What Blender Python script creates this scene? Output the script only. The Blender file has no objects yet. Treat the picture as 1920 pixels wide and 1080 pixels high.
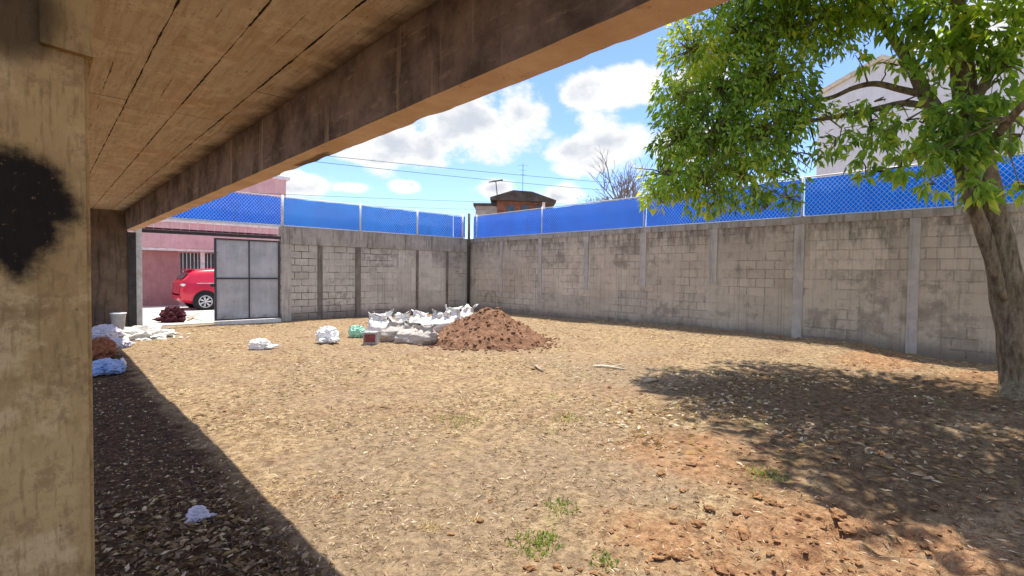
import bpy, math, random
from mathutils import Vector, Matrix, noise as mn
random.seed(11)
R = math.radians
sc = bpy.context.scene
col = sc.collection

# ------------------------------------------------------------------ camera
W, H, F = 1920.0, 1080.0, 945.0
CAMZ = 1.5
YAW, PITCH, ROLL = R(43.0), R(1.76), R(0.7)
fw = Vector((math.sin(YAW)*math.cos(PITCH), math.cos(YAW)*math.cos(PITCH), -math.sin(PITCH)))
r0 = Vector((math.cos(YAW), -math.sin(YAW), 0))
u0 = r0.cross(fw)
rt = r0*math.cos(ROLL) + u0*math.sin(ROLL)
up = u0*math.cos(ROLL) - r0*math.sin(ROLL)
EYE = Vector((0, 0, CAMZ))
cam = bpy.data.objects.new('camera', bpy.data.cameras.new('camera'))
col.objects.link(cam)
m = Matrix((rt, up, -fw)).transposed().to_4x4()
m.translation = EYE
cam.matrix_world = m
cam.data.sensor_width = 36
cam.data.lens = F/W*36
cam.data.clip_start = 0.05
cam.data.clip_end = 3000
sc.camera = cam

def ray(px, py):
    return fw + rt*((px-W/2)/F) - up*((py-H/2)/F)
def at(px, py, d):
    return EYE + ray(px, py)*d
def on_y(px, py, y):
    r = ray(px, py); return EYE + r*(y/r.y)
def on_x(px, py, x):
    r = ray(px, py); return EYE + r*(x/r.x)

# ------------------------------------------------------------------ ground
def sstep(a, b, x):
    t = max(0.0, min(1.0, (x-a)/(b-a))); return t*t*(3-2*t)
def nz(x, y, z=0.0):
    return mn.noise(Vector((x, y, z)))
def gz(x, y, fine=True):
    z = 0.0
    inside = sstep(-4, -2, x)*(1-sstep(12.0, 12.4, x))*(1-sstep(15.0, 15.5, y))
    z += 0.17*sstep(9.5, 11.8, x)*sstep(0.8, 3.2, y)*(1-0.5*sstep(5, 12, y))
    z += 0.035*nz(x*0.45, y*0.45, 3.1) + 0.018*nz(x*1.3, y*1.3, 7.7)
    if fine:
        rough = 0.4 + 1.3*(1-sstep(0.5, 1.8, abs(y - 0.1*x - 0.3)))*sstep(1.2, 2.2, x)
        z += rough*(0.012*nz(x*4.1, y*4.1, 1.2) + 0.010*nz(x*9.3, y*9.3, 4.2))
        c = nz(x*3.0, y*3.0, 9.0)
        if c > 0.25: z += rough*0.06*(c-0.25)
        z += rough*0.010*nz(x*16, y*16, 5.5)
        dug = (1-sstep(.25, 1.1, math.hypot((x-3.0)/1.5, (y-.62)/.75)))
        if dug > 0:
            q = nz(x*5.2, y*5.2, 2.2); z += dug*(.055*(1-2.4*abs(q)) + .03*nz(x*11, y*11, 8.8) - .01)
    return z*inside
def ground(px, py):
    r = ray(px, py); p = EYE + r*(CAMZ/-r.z)
    for _ in range(3):
        p = EYE + r*((CAMZ-gz(p.x, p.y))/-r.z)
    return p

# ------------------------------------------------------------------ mesh helper
ORG = {}
def tag(o, label=None, cat=None, group=None, kind=None):
    if label: o['label'] = label
    if cat: o['category'] = cat
    if group: o['group'] = group
    if kind: o['kind'] = kind
    return o
def empty(name, loc, label, cat, group=None):
    o = bpy.data.objects.new(name, None); col.objects.link(o)
    o.empty_display_size = 0.1
    o.location = loc; ORG[o.name] = Vector(loc)
    return tag(o, label, cat, group)

class MB:
    def __init__(s): s.v = []; s.f = []; s.a = []
    def add(s, vs, fs, tone=None):
        b = len(s.v); s.v.extend(vs); s.f.extend([tuple(b+i for i in f) for f in fs])
        if tone is not None: s.a.extend([tone]*len(vs))
    def box(s, x0, x1, y0, y1, z0, z1):
        s.add([(x0,y0,z0),(x1,y0,z0),(x1,y1,z0),(x0,y1,z0),(x0,y0,z1),(x1,y0,z1),(x1,y1,z1),(x0,y1,z1)],
              [(0,3,2,1),(4,5,6,7),(0,1,5,4),(1,2,6,5),(2,3,7,6),(3,0,4,7)])
        return s
    def tube(s, pts, rad, n=8, cap=True):
        pts = [Vector(p) for p in pts]
        if not hasattr(rad, '__len__'): rad = [rad]*len(pts)
        b = len(s.v); ref = None
        for i, p in enumerate(pts):
            t = (pts[min(i+1, len(pts)-1)] - pts[max(i-1, 0)]).normalized()
            if ref is None:
                ref = Vector((0,0,1)) if abs(t.z) < .9 else Vector((1,0,0))
            e1 = (ref - t*ref.dot(t)).normalized(); ref = e1; e2 = t.cross(e1)
            for k in range(n):
                a = 2*math.pi*k/n
                q = p + (e1*math.cos(a) + e2*math.sin(a))*rad[i]
                s.v.append(tuple(q))
        for i in range(len(pts)-1):
            for k in range(n):
                a0 = b+i*n+k; a1 = b+i*n+(k+1) % n
                s.f.append((a0, a1, a1+n, a0+n))
        if cap:
            s.f.append(tuple(b+k for k in reversed(range(n))))
            s.f.append(tuple(b+(len(pts)-1)*n+k for k in range(n)))
        return s
    def prism(s, poly, axis, a0, a1):
        """poly: 2D points; axis 'x' -> (a,p,q), 'y' -> (p,a,q), 'z' -> (p,q,a)"""
        def mk(p, a):
            return (a, p[0], p[1]) if axis == 'x' else (p[0], a, p[1]) if axis == 'y' else (p[0], p[1], a)
        n = len(poly)
        s.add([mk(p, a0) for p in poly] + [mk(p, a1) for p in poly],
              [tuple(range(n)), tuple(range(2*n-1, n-1, -1))] + [(i, i+n, (i+1) % n+n, (i+1) % n) for i in range(n)])
        return s
    def build(s, name, mat, parent=None, smooth=False, bevel=0.0, loc=None):
        me = bpy.data.meshes.new(name)
        o = bpy.data.objects.new(name, me)
        if parent:
            org = ORG[parent.name]; o.parent = parent; ORG[o.name] = org
        else:
            org = Vector(loc) if loc is not None else Vector((0, 0, 0)); o.location = org; ORG[o.name] = org
        me.from_pydata([(v[0]-org.x, v[1]-org.y, v[2]-org.z) for v in s.v], [], s.f)
        if s.a:
            at_ = me.attributes.new('tone', 'FLOAT', 'POINT'); at_.data.foreach_set('value', s.a)
        me.materials.append(mat)
        import bmesh
        bm = bmesh.new(); bm.from_mesh(me)
        if not s.a and len(bm.faces) < 60000: bmesh.ops.recalc_face_normals(bm, faces=bm.faces)
        if bevel: bmesh.ops.bevel(bm, geom=list(bm.edges), offset=bevel, segments=2, affect='EDGES', clamp_overlap=True)
        bm.to_mesh(me); bm.free()
        if smooth:
            me.polygons.foreach_set('use_smooth', [True]*len(me.polygons))
        col.objects.link(o)
        return o

def lump(mb, c, rx, ry, rz, seed, sub=2, amp=.3, freq=2.0, ridge=False, flat=0.0, yaw=0.0, tone=None):
    """uneven ico-ball: clods, bags"""
    import bmesh
    bm = bmesh.new(); bmesh.ops.create_icosphere(bm, subdivisions=sub, radius=1.0)
    cs, sn = math.cos(yaw), math.sin(yaw)
    vs = []
    for v in bm.verts:
        d = v.co.normalized()
        q = d*freq + Vector((seed*3.7, seed*1.3, -seed*2.1))
        n = mn.noise(q)
        if ridge:
            n = (1-abs(n)*2.2) - .3 + .5*(1-abs(mn.noise(q*2.3))*2) - .25
        else:
            n = n + .5*mn.noise(q*2.1)
        k = 1 + amp*n
        x, y, z = d.x*rx*k, d.y*ry*k, d.z*rz*k
        if z < -flat*rz: z = -flat*rz + (z+flat*rz)*.08
        vs.append((c[0]+x*cs-y*sn, c[1]+x*sn+y*cs, c[2]+z))
    fs = [tuple(v.index for v in f.verts) for f in bm.faces]
    bm.free()
    mb.add(vs, fs, tone)

# ------------------------------------------------------------------ materials
class NT:
    def __init__(s, name):
        s.m = bpy.data.materials.new(name); s.m.use_nodes = True
        s.t = s.m.node_tree; s.b = s.t.nodes['Principled BSDF']; s.out = s.t.nodes['Material Output']
    def n(s, typ, **kw):
        nd = s.t.nodes.new('ShaderNode'+typ)
        for k, v in kw.items(): setattr(nd, k, v)
        return nd
    def put(s, sock, v):
        if isinstance(v, bpy.types.NodeSocket): s.t.links.new(v, sock)
        elif v is not None:
            if sock.type == 'RGBA' and len(v) == 3: v = (*v, 1)
            sock.default_value = v
    def pos(s): return s.n('NewGeometry').outputs['Position']
    def obj(s): return s.n('TexCoord').outputs['Object']
    def map(s, vec, scale=(1,1,1), loc=(0,0,0), rot=(0,0,0)):
        m = s.n('Mapping'); s.put(m.inputs['Vector'], vec)
        m.inputs['Scale'].default_value = scale; m.inputs['Location'].default_value = loc; m.inputs['Rotation'].default_value = rot
        return m.outputs[0]
    def noise(s, vec, scale, detail=4, rough=.55, dist=0.0):
        n = s.n('TexNoise'); s.put(n.inputs['Vector'], vec)
        n.inputs['Scale'].default_value = scale; n.inputs['Detail'].default_value = detail
        n.inputs['Roughness'].default_value = rough; n.inputs['Distortion'].default_value = dist
        return n.outputs['Fac']
    def vor(s, vec, scale, feat='F1', out='Distance'):
        n = s.n('TexVoronoi', feature=feat); s.put(n.inputs['Vector'], vec); n.inputs['Scale'].default_value = scale
        return n.outputs[out]
    def math(s, op, a, b=None, c=None, clamp=False):
        n = s.n('Math', operation=op, use_clamp=clamp)
        s.put(n.inputs[0], a)
        if b is not None: s.put(n.inputs[1], b)
        if c is not None: s.put(n.inputs[2], c)
        return n.outputs[0]
    def rng(s, v, a, b, c=0.0, d=1.0):
        n = s.n('MapRange', interpolation_type='SMOOTHSTEP'); s.put(n.inputs[0], v)
        for i, x in enumerate((a, b, c, d)): n.inputs[i+1].default_value = x
        return n.outputs[0]
    def mix(s, f, a, b, mode='MIX'):
        n = s.n('Mix', data_type='RGBA', blend_type=mode)
        s.put(n.inputs[0], f); s.put(n.inputs[6], a); s.put(n.inputs[7], b)
        return n.outputs[2]
    def sep(s, v):
        n = s.n('SeparateXYZ'); s.put(n.inputs[0], v); return n.outputs
    def comb(s, x=0.0, y=0.0, z=0.0):
        n = s.n('CombineXYZ'); s.put(n.inputs[0], x); s.put(n.inputs[1], y); s.put(n.inputs[2], z); return n.outputs[0]
    def bump(s, h, strength=.5, dist=.02, nrm=None):
        n = s.n('Bump'); s.put(n.inputs['Height'], h); n.inputs['Strength'].default_value = strength
        n.inputs['Distance'].default_value = dist
        if nrm is not None: s.put(n.inputs['Normal'], nrm)
        return n.outputs[0]
    def attr(s, name):
        n = s.n('Attribute', attribute_name=name); return n.outputs['Fac']
    def done(s, colr=None, rough=.9, nrm=None, metal=0.0, spec=.3):
        if colr is not None: s.put(s.b.inputs['Base Color'], colr)
        s.put(s.b.inputs['Roughness'], rough)
        if nrm is not None: s.put(s.b.inputs['Normal'], nrm)
        s.b.inputs['Metallic'].default_value = metal
        s.b.inputs['Specular IOR Level'].default_value = spec
        return s.m

def plain(name, c, rough=.7, metal=0.0, var=.18, scale=6.0, spec=.3, bump=.15, dirt=None):
    t = NT(name); p = t.obj()
    n1 = t.noise(p, scale, 5, .6)
    c1 = tuple(x*(1-var) for x in c); c2 = tuple(min(1, x*(1+var)) for x in c)
    cc = t.mix(t.rng(n1, .3, .7), c1, c2)
    if dirt is not None:
        cc = t.mix(t.rng(t.noise(p, scale*.6, 6, .7), .5, .72, 0, .8), cc, dirt)
    return t.done(cc, rough, t.bump(t.noise(p, scale*5, 4), bump, .01), metal, spec)

M = {}
# --- ground
def mat_ground():
    t = NT('dry_ground'); p = t.pos()
    xyz = t.sep(p)
    big = t.noise(p, .55, 5, .6); mid = t.noise(p, 2.3, 6, .65); fine = t.noise(p, 13, 6, .7); grit = t.noise(p, 55, 4, .7)
    fl = t.map(p, (1, 1, 1)); vor = t.vor(fl, 26)
    straw = t.mix(t.rng(fine, .35, .68), (.235, .153, .082), (.58, .42, .235))
    straw = t.mix(t.rng(grit, .46, .68, 0, .6), straw, (.66, .51, .33))
    straw = t.mix(t.rng(t.noise(p, 22, 6, .8), .50, .64, 0, .9), straw, (.11, .068, .04))
    straw = t.mix(t.rng(t.noise(p, 4.5, 8, .82), .47, .62, 0, .75), straw, (.19, .12, .07))
    straw = t.mix(t.rng(t.noise(p, 7.5, 8, .82), .54, .66, 0, .7), straw, (.68, .53, .34))
    dust = t.mix(t.rng(fine, .3, .7), (.20, .138, .088), (.42, .305, .195))
    dust = t.mix(t.rng(grit, .55, .72, 0, .6), dust, (.58, .47, .35))
    orange = t.mix(t.rng(fine, .32, .66), (.25, .125, .065), (.49, .285, .15))
    orange = t.mix(t.rng(grit, .56, .72, 0, .5), orange, (.66, .45, .27))
    orange = t.mix(t.rng(t.noise(p, 8, 7, .8), .50, .63, 0, .85), orange, (.17, .078, .042))
    orange = t.mix(t.rng(t.noise(p, 3.1, 6, .75), .52, .64, 0, .6), orange, (.42, .30, .18))
    def blob(cx, cy, rx, ry):
        dx = t.math('DIVIDE', t.math('SUBTRACT', xyz[0], cx), rx); dy = t.math('DIVIDE', t.math('SUBTRACT', xyz[1], cy), ry)
        return t.math('SQRT', t.math('ADD', t.math('MULTIPLY', dx, dx), t.math('MULTIPLY', dy, dy)))
    def blobs(lst, soft):
        acc = None
        for b in lst:
            d = t.math('SUBTRACT', 1.0, blob(*b))
            acc = d if acc is None else t.math('MAXIMUM', acc, d)
        acc = t.math('ADD', acc, t.math('MULTIPLY', t.math('SUBTRACT', mid, .5), 1.5))
        return t.rng(acc, 0, soft)
    def gb(px, py, rx, ry):
        q = ground(px, py); return (q.x, q.y, rx, ry)
    odist = blobs([gb(1500, 1010, 1.3, .7), gb(1330, 850, 1.0, 1.0), gb(1750, 1060, 1.0, .6), gb(1240, 1010, .5, .5),
                   gb(1650, 672, 1.6, .8), gb(1850, 715, 1.4, .8)], .7)
    ddist = blobs([gb(800, 960, 1.2, 1.0), gb(960, 890, 1.1, .9), gb(1180, 900, .7, .7), gb(1180, 700, 1.4, 1.5), gb(640, 1000, .8, .8), gb(700, 860, .9, .8)], .6)
    c = t.mix(t.rng(big, .38, .62, 0, .6), straw, dust)
    rb = t.mix(t.rng(fine, .35, .65), (.17, .10, .06), (.40, .265, .16))
    c = t.mix(t.rng(t.noise(t.map(p, (1, 1, 1), (7, 3, 0)), .95, 7, .72), .50, .62, 0, .65), c, rb)
    c = t.mix(t.math('MULTIPLY', ddist, .95), c, dust)
    c = t.mix(t.math('MULTIPLY', odist, .92), c, orange)
    # shade under the canopy, painted into the ground colour
    slab_shade = t.mix(t.rng(fine, .35, .7), (.06, .036, .022), (.175, .112, .068))
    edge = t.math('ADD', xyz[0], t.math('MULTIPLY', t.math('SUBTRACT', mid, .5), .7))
    c = t.mix(t.rng(edge, 1.05, .85), c, slab_shade)
    # the tree's shadow, deepened by a brown in the ground colour
    tree_shade = blobs([(6.9, 2.0, 3.0, 2.0), (5.0, 1.0, 1.6, 1.3), (8.8, .6, 1.8, 1.5), (6.0, -.3, 2.6, 1.2)], .5)
    c = t.mix(t.math('MULTIPLY', tree_shade, .9), c, t.mix(t.rng(fine, .35, .7), (.105, .064, .036), (.28, .185, .105)))
    # sparse green patches
    gr = t.rng(t.noise(p, 1.6, 5, .7), .60, .70, 0, .35)
    c = t.mix(gr, c, (.26, .26, .09))
    h = t.math('ADD', t.math('MULTIPLY', fine, 1.0), t.math('MULTIPLY', grit, .5))
    h = t.math('ADD', h, t.math('MULTIPLY', vor, .4))
    return t.done(c, .95, t.bump(h, .9, .05), spec=.1)
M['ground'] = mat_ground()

def mat_soil(name, lo, hi, dark):
    t = NT(name); p = t.pos()
    f = t.noise(p, 9, 6, .7); g = t.noise(p, 34, 5, .7)
    c = t.mix(t.rng(f, .3, .7), lo, hi); c = t.mix(t.rng(g, .52, .7, 0, .6), c, dark)
    c = t.mix(t.rng(t.noise(p, 50, 3), .62, .72, 0, .5), c, tuple(min(1, x*1.5) for x in hi))
    return t.done(c, .95, t.bump(t.math('ADD', f, t.math('MULTIPLY', g, .6)), .9, .04), spec=.1)
M['soil'] = mat_soil('red_brown_soil', (.17, .09, .055), (.34, .19, .115), (.09, .045, .03))
M['clod'] = mat_soil('clod_soil', (.24, .125, .065), (.46, .26, .13), (.13, .065, .04))

# --- concrete soffit with board marks
def mat_soffit():
    t = NT('board_marked_concrete'); p = t.pos(); s = t.sep(p)
    wob = t.math('MULTIPLY', t.math('SUBTRACT', t.noise(t.map(p, (1, 1.5, 1)), 2.6, 6, .7), .5), .022)
    u = t.math('DIVIDE', t.math('SUBTRACT', t.math('ADD', s[0], wob), .517), .34)
    fr = t.math('FRACT', t.math('ADD', u, 40.0)); bi = t.math('FLOOR', t.math('ADD', u, 40.0))
    dist = t.math('MULTIPLY', t.math('MINIMUM', fr, t.math('SUBTRACT', 1.0, fr)), .34)
    wid = t.rng(t.noise(t.map(p, (.6, 1.1, 1)), 3.2, 6, .75), .34, .78, .0012, .014)
    seam = t.math('SUBTRACT', 1.0, t.math('DIVIDE', dist, wid), clamp=True)
    seam = t.rng(seam, .05, .6)
    # half boards: fainter seams
    u2 = t.math('FRACT', t.math('ADD', u, 40.47)); d2 = t.math('MULTIPLY', t.math('MINIMUM', u2, t.math('SUBTRACT', 1.0, u2)), .34)
    w2 = t.rng(t.noise(t.map(p, (.5, .7, 1), (3, 8, 0)), 2.2, 5, .7), .52, .7, 0.0, .008)
    seam2 = t.rng(t.math('SUBTRACT', t.math('DIVIDE', d2, t.math('ADD', w2, .0001)), 0.0), 1.0, .3)
    # butt joints across each board
    wn = t.n('TexWhiteNoise', noise_dimensions='1D'); t.put(wn.inputs['W'], bi); off = wn.outputs['Value']
    v = t.math('FRACT', t.math('ADD', t.math('DIVIDE', t.math('ADD', s[1], t.math('MULTIPLY', wob, .6)), 2.9), t.math('ADD', off, 20.0)))
    dj = t.math('MULTIPLY', t.math('MINIMUM', v, t.math('SUBTRACT', 1.0, v)), 2.9)
    joint = t.math('MULTIPLY', t.rng(dj, .012, .002), t.rng(t.noise(p, 4, 6, .7), .36, .52))
    grain = t.noise(t.map(p, (22, 1.2, 1)), 1.6, 6, .7)
    blot = t.noise(p, 1.7, 6, .65); fine = t.noise(p, 30, 5, .7)
    c = t.mix(t.rng(off, 0, 1), (.68, .55, .405), (.90, .775, .60))
    c = t.mix(t.rng(t.noise(p, 6.5, 7, .8), .52, .66, 0, .5), c, (.50, .34, .20))
    c = t.mix(t.rng(grain, .40, .68, 0, .7), c, (.50, .345, .205))
    sc_ = t.noise(t.map(p, (30, 2.2, 1), (2, 5, 0)), 2.4, 6, .75)
    c = t.mix(t.rng(sc_, .60, .70, 0, .7), c, (.20, .125, .075))
    c = t.mix(t.rng(blot, .46, .68, 0, .6), c, (.56, .36, .20))
    c = t.mix(t.rng(t.noise(p, 3.3, 6, .7), .50, .66, 0, .55), c, (.88, .75, .56))
    c = t.mix(t.rng(t.noise(t.map(p, (9, 2.5, 1)), 3.1, 6, .75), .54, .68, 0, .55), c, (.46, .29, .16))
    c = t.mix(t.rng(fine, .58, .70, 0, .65), c, (.34, .20, .11))
    sp = t.rng(t.vor(p, 7.0), .06, .02); c = t.mix(t.math('MULTIPLY', sp, .8), c, (.12, .07, .05))
    # soot towards the beam and the far end: a stain with its own ragged edge
    soot = t.math('ADD', s[0], t.math('MULTIPLY', t.math('SUBTRACT', t.noise(p, 2.1, 6, .65), .5), .55))
    c = t.mix(t.rng(soot, 1.28, 1.5, 0, .88), c, (.17, .12, .09))
    c = t.mix(seam, c, (.035, .02, .015)); c = t.mix(t.math('MULTIPLY', seam2, .75), c, (.10, .06, .04)); c = t.mix(t.math('MULTIPLY', joint, .8), c, (.10, .06, .04))
    h = t.math('SUBTRACT', t.math('ADD', t.math('MULTIPLY', grain, .35), t.math('MULTIPLY', off, .6)), t.math('MULTIPLY', t.math('ADD', seam, seam2), 1.5))
    h = t.math('ADD', h, t.math('MULTIPLY', fine, .25))
    return t.done(c, .9, t.bump(h, .7, .012), spec=.15)
M['soffit'] = mat_soffit()

def mat_beam():
    t = NT('sooty_beam_concrete'); p = t.pos(); s = t.sep(p)
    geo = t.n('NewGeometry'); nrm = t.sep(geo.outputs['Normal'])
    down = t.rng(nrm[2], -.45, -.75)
    b = t.noise(p, 2.2, 6, .7); g = t.noise(t.map(p, (1, .6, 3)), 5, 6, .7); f = t.noise(p, 34, 5, .7)
    face = t.mix(t.rng(b, .34, .68), (.14, .105, .085), (.40, .31, .245))
    face = t.mix(t.rng(g, .56, .72, 0, .75), face, (.56, .44, .33))
    face = t.mix(t.rng(t.noise(t.map(p, (1, 3.2, .25)), 1.3, 5, .7), .57, .66, 0, .65), face, (.60, .48, .35))
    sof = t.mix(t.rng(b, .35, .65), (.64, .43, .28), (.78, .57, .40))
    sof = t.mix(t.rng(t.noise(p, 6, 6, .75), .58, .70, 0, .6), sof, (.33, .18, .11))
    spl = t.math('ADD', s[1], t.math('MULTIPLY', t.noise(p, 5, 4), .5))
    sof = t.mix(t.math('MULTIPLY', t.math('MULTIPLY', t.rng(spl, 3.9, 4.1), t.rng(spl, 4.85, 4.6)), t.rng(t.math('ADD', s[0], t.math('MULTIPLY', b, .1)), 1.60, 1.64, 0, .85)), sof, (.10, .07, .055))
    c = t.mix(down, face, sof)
    c = t.mix(t.rng(f, .62, .74, 0, .6), c, (.10, .06, .045))
    return t.done(c, .9, t.bump(t.math('ADD', t.math('MULTIPLY', b, 1.0), t.math('MULTIPLY', f, .4)), .7, .015), spec=.15)
M['beam'] = mat_beam()

COLY = 1.6
def mat_column():
    t = NT('stained_column_concrete'); p = t.pos(); s = t.sep(p)
    b = t.noise(p, 2.4, 6, .65); g = t.noise(t.map(p, (6, 6, 1.5)), 2.2, 6, .7); f = t.noise(p, 60, 5, .75)
    weave = t.noise(t.map(p, (60, 60, 9)), 1.5, 4, .6)
    c = t.mix(t.rng(b, .32, .68), (.45, .305, .135), (.65, .46, .215))
    c = t.mix(t.rng(g, .5, .72, 0, .6), c, (.30, .19, .08))
    c = t.mix(t.rng(t.noise(p, 5.2, 6, .7), .52, .64, 0, .7), c, (.74, .55, .30))
    c = t.mix(t.rng(t.noise(p, 9.5, 7, .78), .50, .64, 0, .6), c, (.27, .165, .075))
    c = t.mix(t.rng(weave, .50, .68, 0, .5), c, (.24, .15, .07))
    c = t.mix(t.rng(f, .60, .72, 0, .6), c, (.15, .095, .05))
    sp = t.rng(t.vor(p, 21.0), .10, .03); c = t.mix(t.math('MULTIPLY', sp, t.rng(t.noise(p, 4, 3), .5, .6, 0, .8)), c, (.09, .055, .035))
    # darker towards the foot
    foot = t.math('ADD', s[2], t.math('MULTIPLY', t.math('SUBTRACT', t.noise(p, 7, 5, .7), .5), .5))
    c = t.mix(t.rng(foot, .80, .62, 0, .75), c, (.13, .085, .045))
    # sprayed black patch
    warp = t.math('MULTIPLY', t.math('SUBTRACT', t.noise(p, 13, 7, .72), 0.5), .085)
    acc = None
    for (px, py, rp) in ((-30, 385, 92), (50, 343, 42), (80, 385, 36), (106, 400, 24), (122, 404, 13), (46, 432, 40), (30, 470, 26), (36, 500, 13)):
        q = on_y(px, py, COLY); rr = rp*COLY/1.3/F*1.05
        dx = t.math('SUBTRACT', s[0], q.x); dz = t.math('SUBTRACT', s[2], q.z)
        d = t.math('SQRT', t.math('ADD', t.math('MULTIPLY', dx, dx), t.math('MULTIPLY', dz, dz)))
        d = t.math('SUBTRACT', rr, d)
        acc = d if acc is None else t.math('SMOOTH_MAX', acc, d, .02)
    acc = t.math('ADD', acc, warp)
    paint = t.math('MULTIPLY', t.rng(acc, -.03, .012), t.rng(f, .74, .60))
    c = t.mix(t.math('MULTIPLY', paint, .97), c, (.012, .011, .012))
    # shadow in the upper left, put into the column colour
    so = on_y(20, 20, COLY)
    dx = t.math('DIVIDE', t.math('SUBTRACT', s[0], so.x), .10); dz = t.math('DIVIDE', t.math('SUBTRACT', s[2], so.z), .13)
    d = t.math('SQRT', t.math('ADD', t.math('MULTIPLY', dx, dx), t.math('MULTIPLY', dz, dz)))
    c = t.mix(t.rng(t.math('ADD', d, t.math('MULTIPLY', b, .5)), 1.35, .75, 0, .8), c, (.05, .038, .025))
    return t.done(c, .9, t.bump(t.math('ADD', t.math('ADD', b, t.math('MULTIPLY', weave, .25)), t.math('MULTIPLY', f, .35)), .55, .01), spec=.15)
M['column'] = mat_column()

def mat_blockwall(name, horiz, mortar, c1, c2, mvis, smooth_amt, plaster_x=None):
    t = NT(name); p = t.pos(); s = t.sep(p)
    hx = s[0] if horiz == 'x' else s[1]
    wob = t.math('MULTIPLY', t.math('SUBTRACT', t.noise(p, 3.0, 3), .5), .03)
    uv = t.comb(t.math('ADD', hx, wob), t.math('ADD', s[2], wob), 0.0)
    br = t.n('TexBrick', offset=.5); t.put(br.inputs['Vector'], uv)
    br.inputs['Scale'].default_value = 1.0; br.inputs['Brick Width'].default_value = .405; br.inputs['Row Height'].default_value = .205
    br.inputs['Mortar Size'].default_value = .011; br.inputs['Mortar Smooth'].default_value = .3; br.inputs['Bias'].default_value = 0
    t.put(br.inputs['Color1'], (0, 0, 0, 1)); t.put(br.inputs['Color2'], (1, 1, 1, 1)); t.put(br.inputs['Mortar'], (.5, .5, .5, 1))
    per = br.outputs['Color']; mort = br.outputs['Fac']
    b = t.noise(p, .9, 6, .65); mid = t.noise(p, 3.2, 6, .7); f = t.noise(p, 40, 5, .75)
    c = t.mix(t.rng(b, .3, .7), c1, c2)
    c = t.mix(t.math('MULTIPLY', per, .30), c, tuple(x*1.3 for x in c2))
    c = t.mix(t.rng(mid, .5, .72, 0, .6), c, tuple(x*.6 for x in c1))
    c = t.mix(t.rng(f, .56, .72, 0, .5), c, tuple(x*.55 for x in c1))
    # bare plaster patches hide the joints
    pl = t.rng(t.noise(p, .75, 5, .6), .5-smooth_amt, .6-smooth_amt)
    if plaster_x:
        px_ = t.math('ADD', hx, t.math('MULTIPLY', t.math('SUBTRACT', mid, .5), 1.6))
        pl = t.math('MAXIMUM', t.math('MULTIPLY', pl, .75), t.math('MULTIPLY', t.rng(px_, plaster_x[0], plaster_x[0]+.5), t.rng(px_, plaster_x[1]+.5, plaster_x[1])))
    mv = t.math('MULTIPLY', t.math('MULTIPLY', mort, t.rng(pl, 0, 1, 1, .12)), t.rng(t.noise(p, 5, 4, .7), .36, .6, .15, 1))
    c = t.mix(t.math('MULTIPLY', mv, mvis), c, mortar)
    # lighter repair patches
    rect = t.n('TexBrick', offset=.37); t.put(rect.inputs['Vector'], uv)
    rect.inputs['Scale'].default_value = 1; rect.inputs['Brick Width'].default_value = 1.35; rect.inputs['Row Height'].default_value = .82
    rect.inputs['Mortar Size'].default_value = 0; t.put(rect.inputs['Color1'], (0, 0, 0, 1)); t.put(rect.inputs['Color2'], (1, 1, 1, 1))
    rp = t.math('MULTIPLY', t.rng(rect.outputs['Color'], .62, .9), t.rng(mid, .42, .56))
    c = t.mix(t.math('MULTIPLY', rp, .45), c, tuple(min(1, x*1.4) for x in c2))
    c = t.mix(t.math('MULTIPLY', t.rng(rect.outputs['Color'], .35, .1), t.rng(mid, .44, .58, 0, .45)), c, tuple(x*.55 for x in c1))
    # rain streaks from the top
    st = t.noise(t.map(uv, (2.6, .5, 1)), 2.4, 8, .8)
    top = t.math('MULTIPLY', t.rng(t.math('ADD', s[2], t.math('MULTIPLY', t.noise(t.map(uv, (1.3, .5, 1)), 2, 7, .75), 1.5)), 2.7, 3.35), t.rng(st, .38, .62))
    c = t.mix(t.math('MULTIPLY', top, .75), c, (.10, .085, .07))
    st2 = t.noise(t.map(uv, (14, .22, 1), (5, 2, 0)), 1.2, 5, .7)
    c = t.mix(t.math('MULTIPLY', t.rng(st2, .50, .70), .5), c, tuple(x*.45 for x in c1))
    # splashed earth at the foot
    ft = t.math('ADD', s[2], t.math('MULTIPLY', t.math('SUBTRACT', mid, .5), .6))
    c = t.mix(t.rng(ft, .42, .05, 0, .7), c, (.15, .11, .085))
    h = t.math('SUBTRACT', t.math('ADD', t.math('MULTIPLY', f, .35), t.math('MULTIPLY', mid, .5)), t.math('MULTIPLY', mv, 1.2))
    return t.done(c, .93, t.bump(h, 1.0, .028), spec=.12)
M['wall_back'] = mat_blockwall('grey_block_wall', 'x', (.10, .085, .07), (.44, .40, .34), (.60, .555, .48), .85, .02, (8.4, 10.9))
M['wall_right'] = mat_blockwall('weathered_block_wall', 'y', (.21, .18, .145), (.44, .375, .29), (.60, .525, .41), .28, .06)

def mat_streak(name, c1, c2, dark, vdark=.6):
    t = NT(name); p = t.pos(); s = t.sep(p)
    st = t.noise(t.map(p, (7, 7, .5)), 1.7, 6, .7); b = t.noise(p, 3, 6, .65); f = t.noise(p, 45, 4, .7)
    c = t.mix(t.rng(b, .3, .7), c1, c2); c = t.mix(t.rng(st, .48, .68, 0, vdark), c, dark)
    c = t.mix(t.rng(f, .58, .72, 0, .5), c, dark)
    return t.done(c, .92, t.bump(t.math('ADD', b, t.math('MULTIPLY', f, .4)), .6, .012), spec=.12)
M['bond'] = mat_streak('bond_beam_concrete', (.33, .30, .25), (.48, .44, .38), (.11, .09, .075), .75)
M['pil_dark'] = mat_streak('dark_pilaster', (.17, .145, .125), (.27, .235, .20), (.08, .065, .055), .7)
M['pil_pale'] = mat_streak('pale_pilaster', (.42, .39, .345), (.57, .53, .475), (.26, .23, .20), .6)
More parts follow.
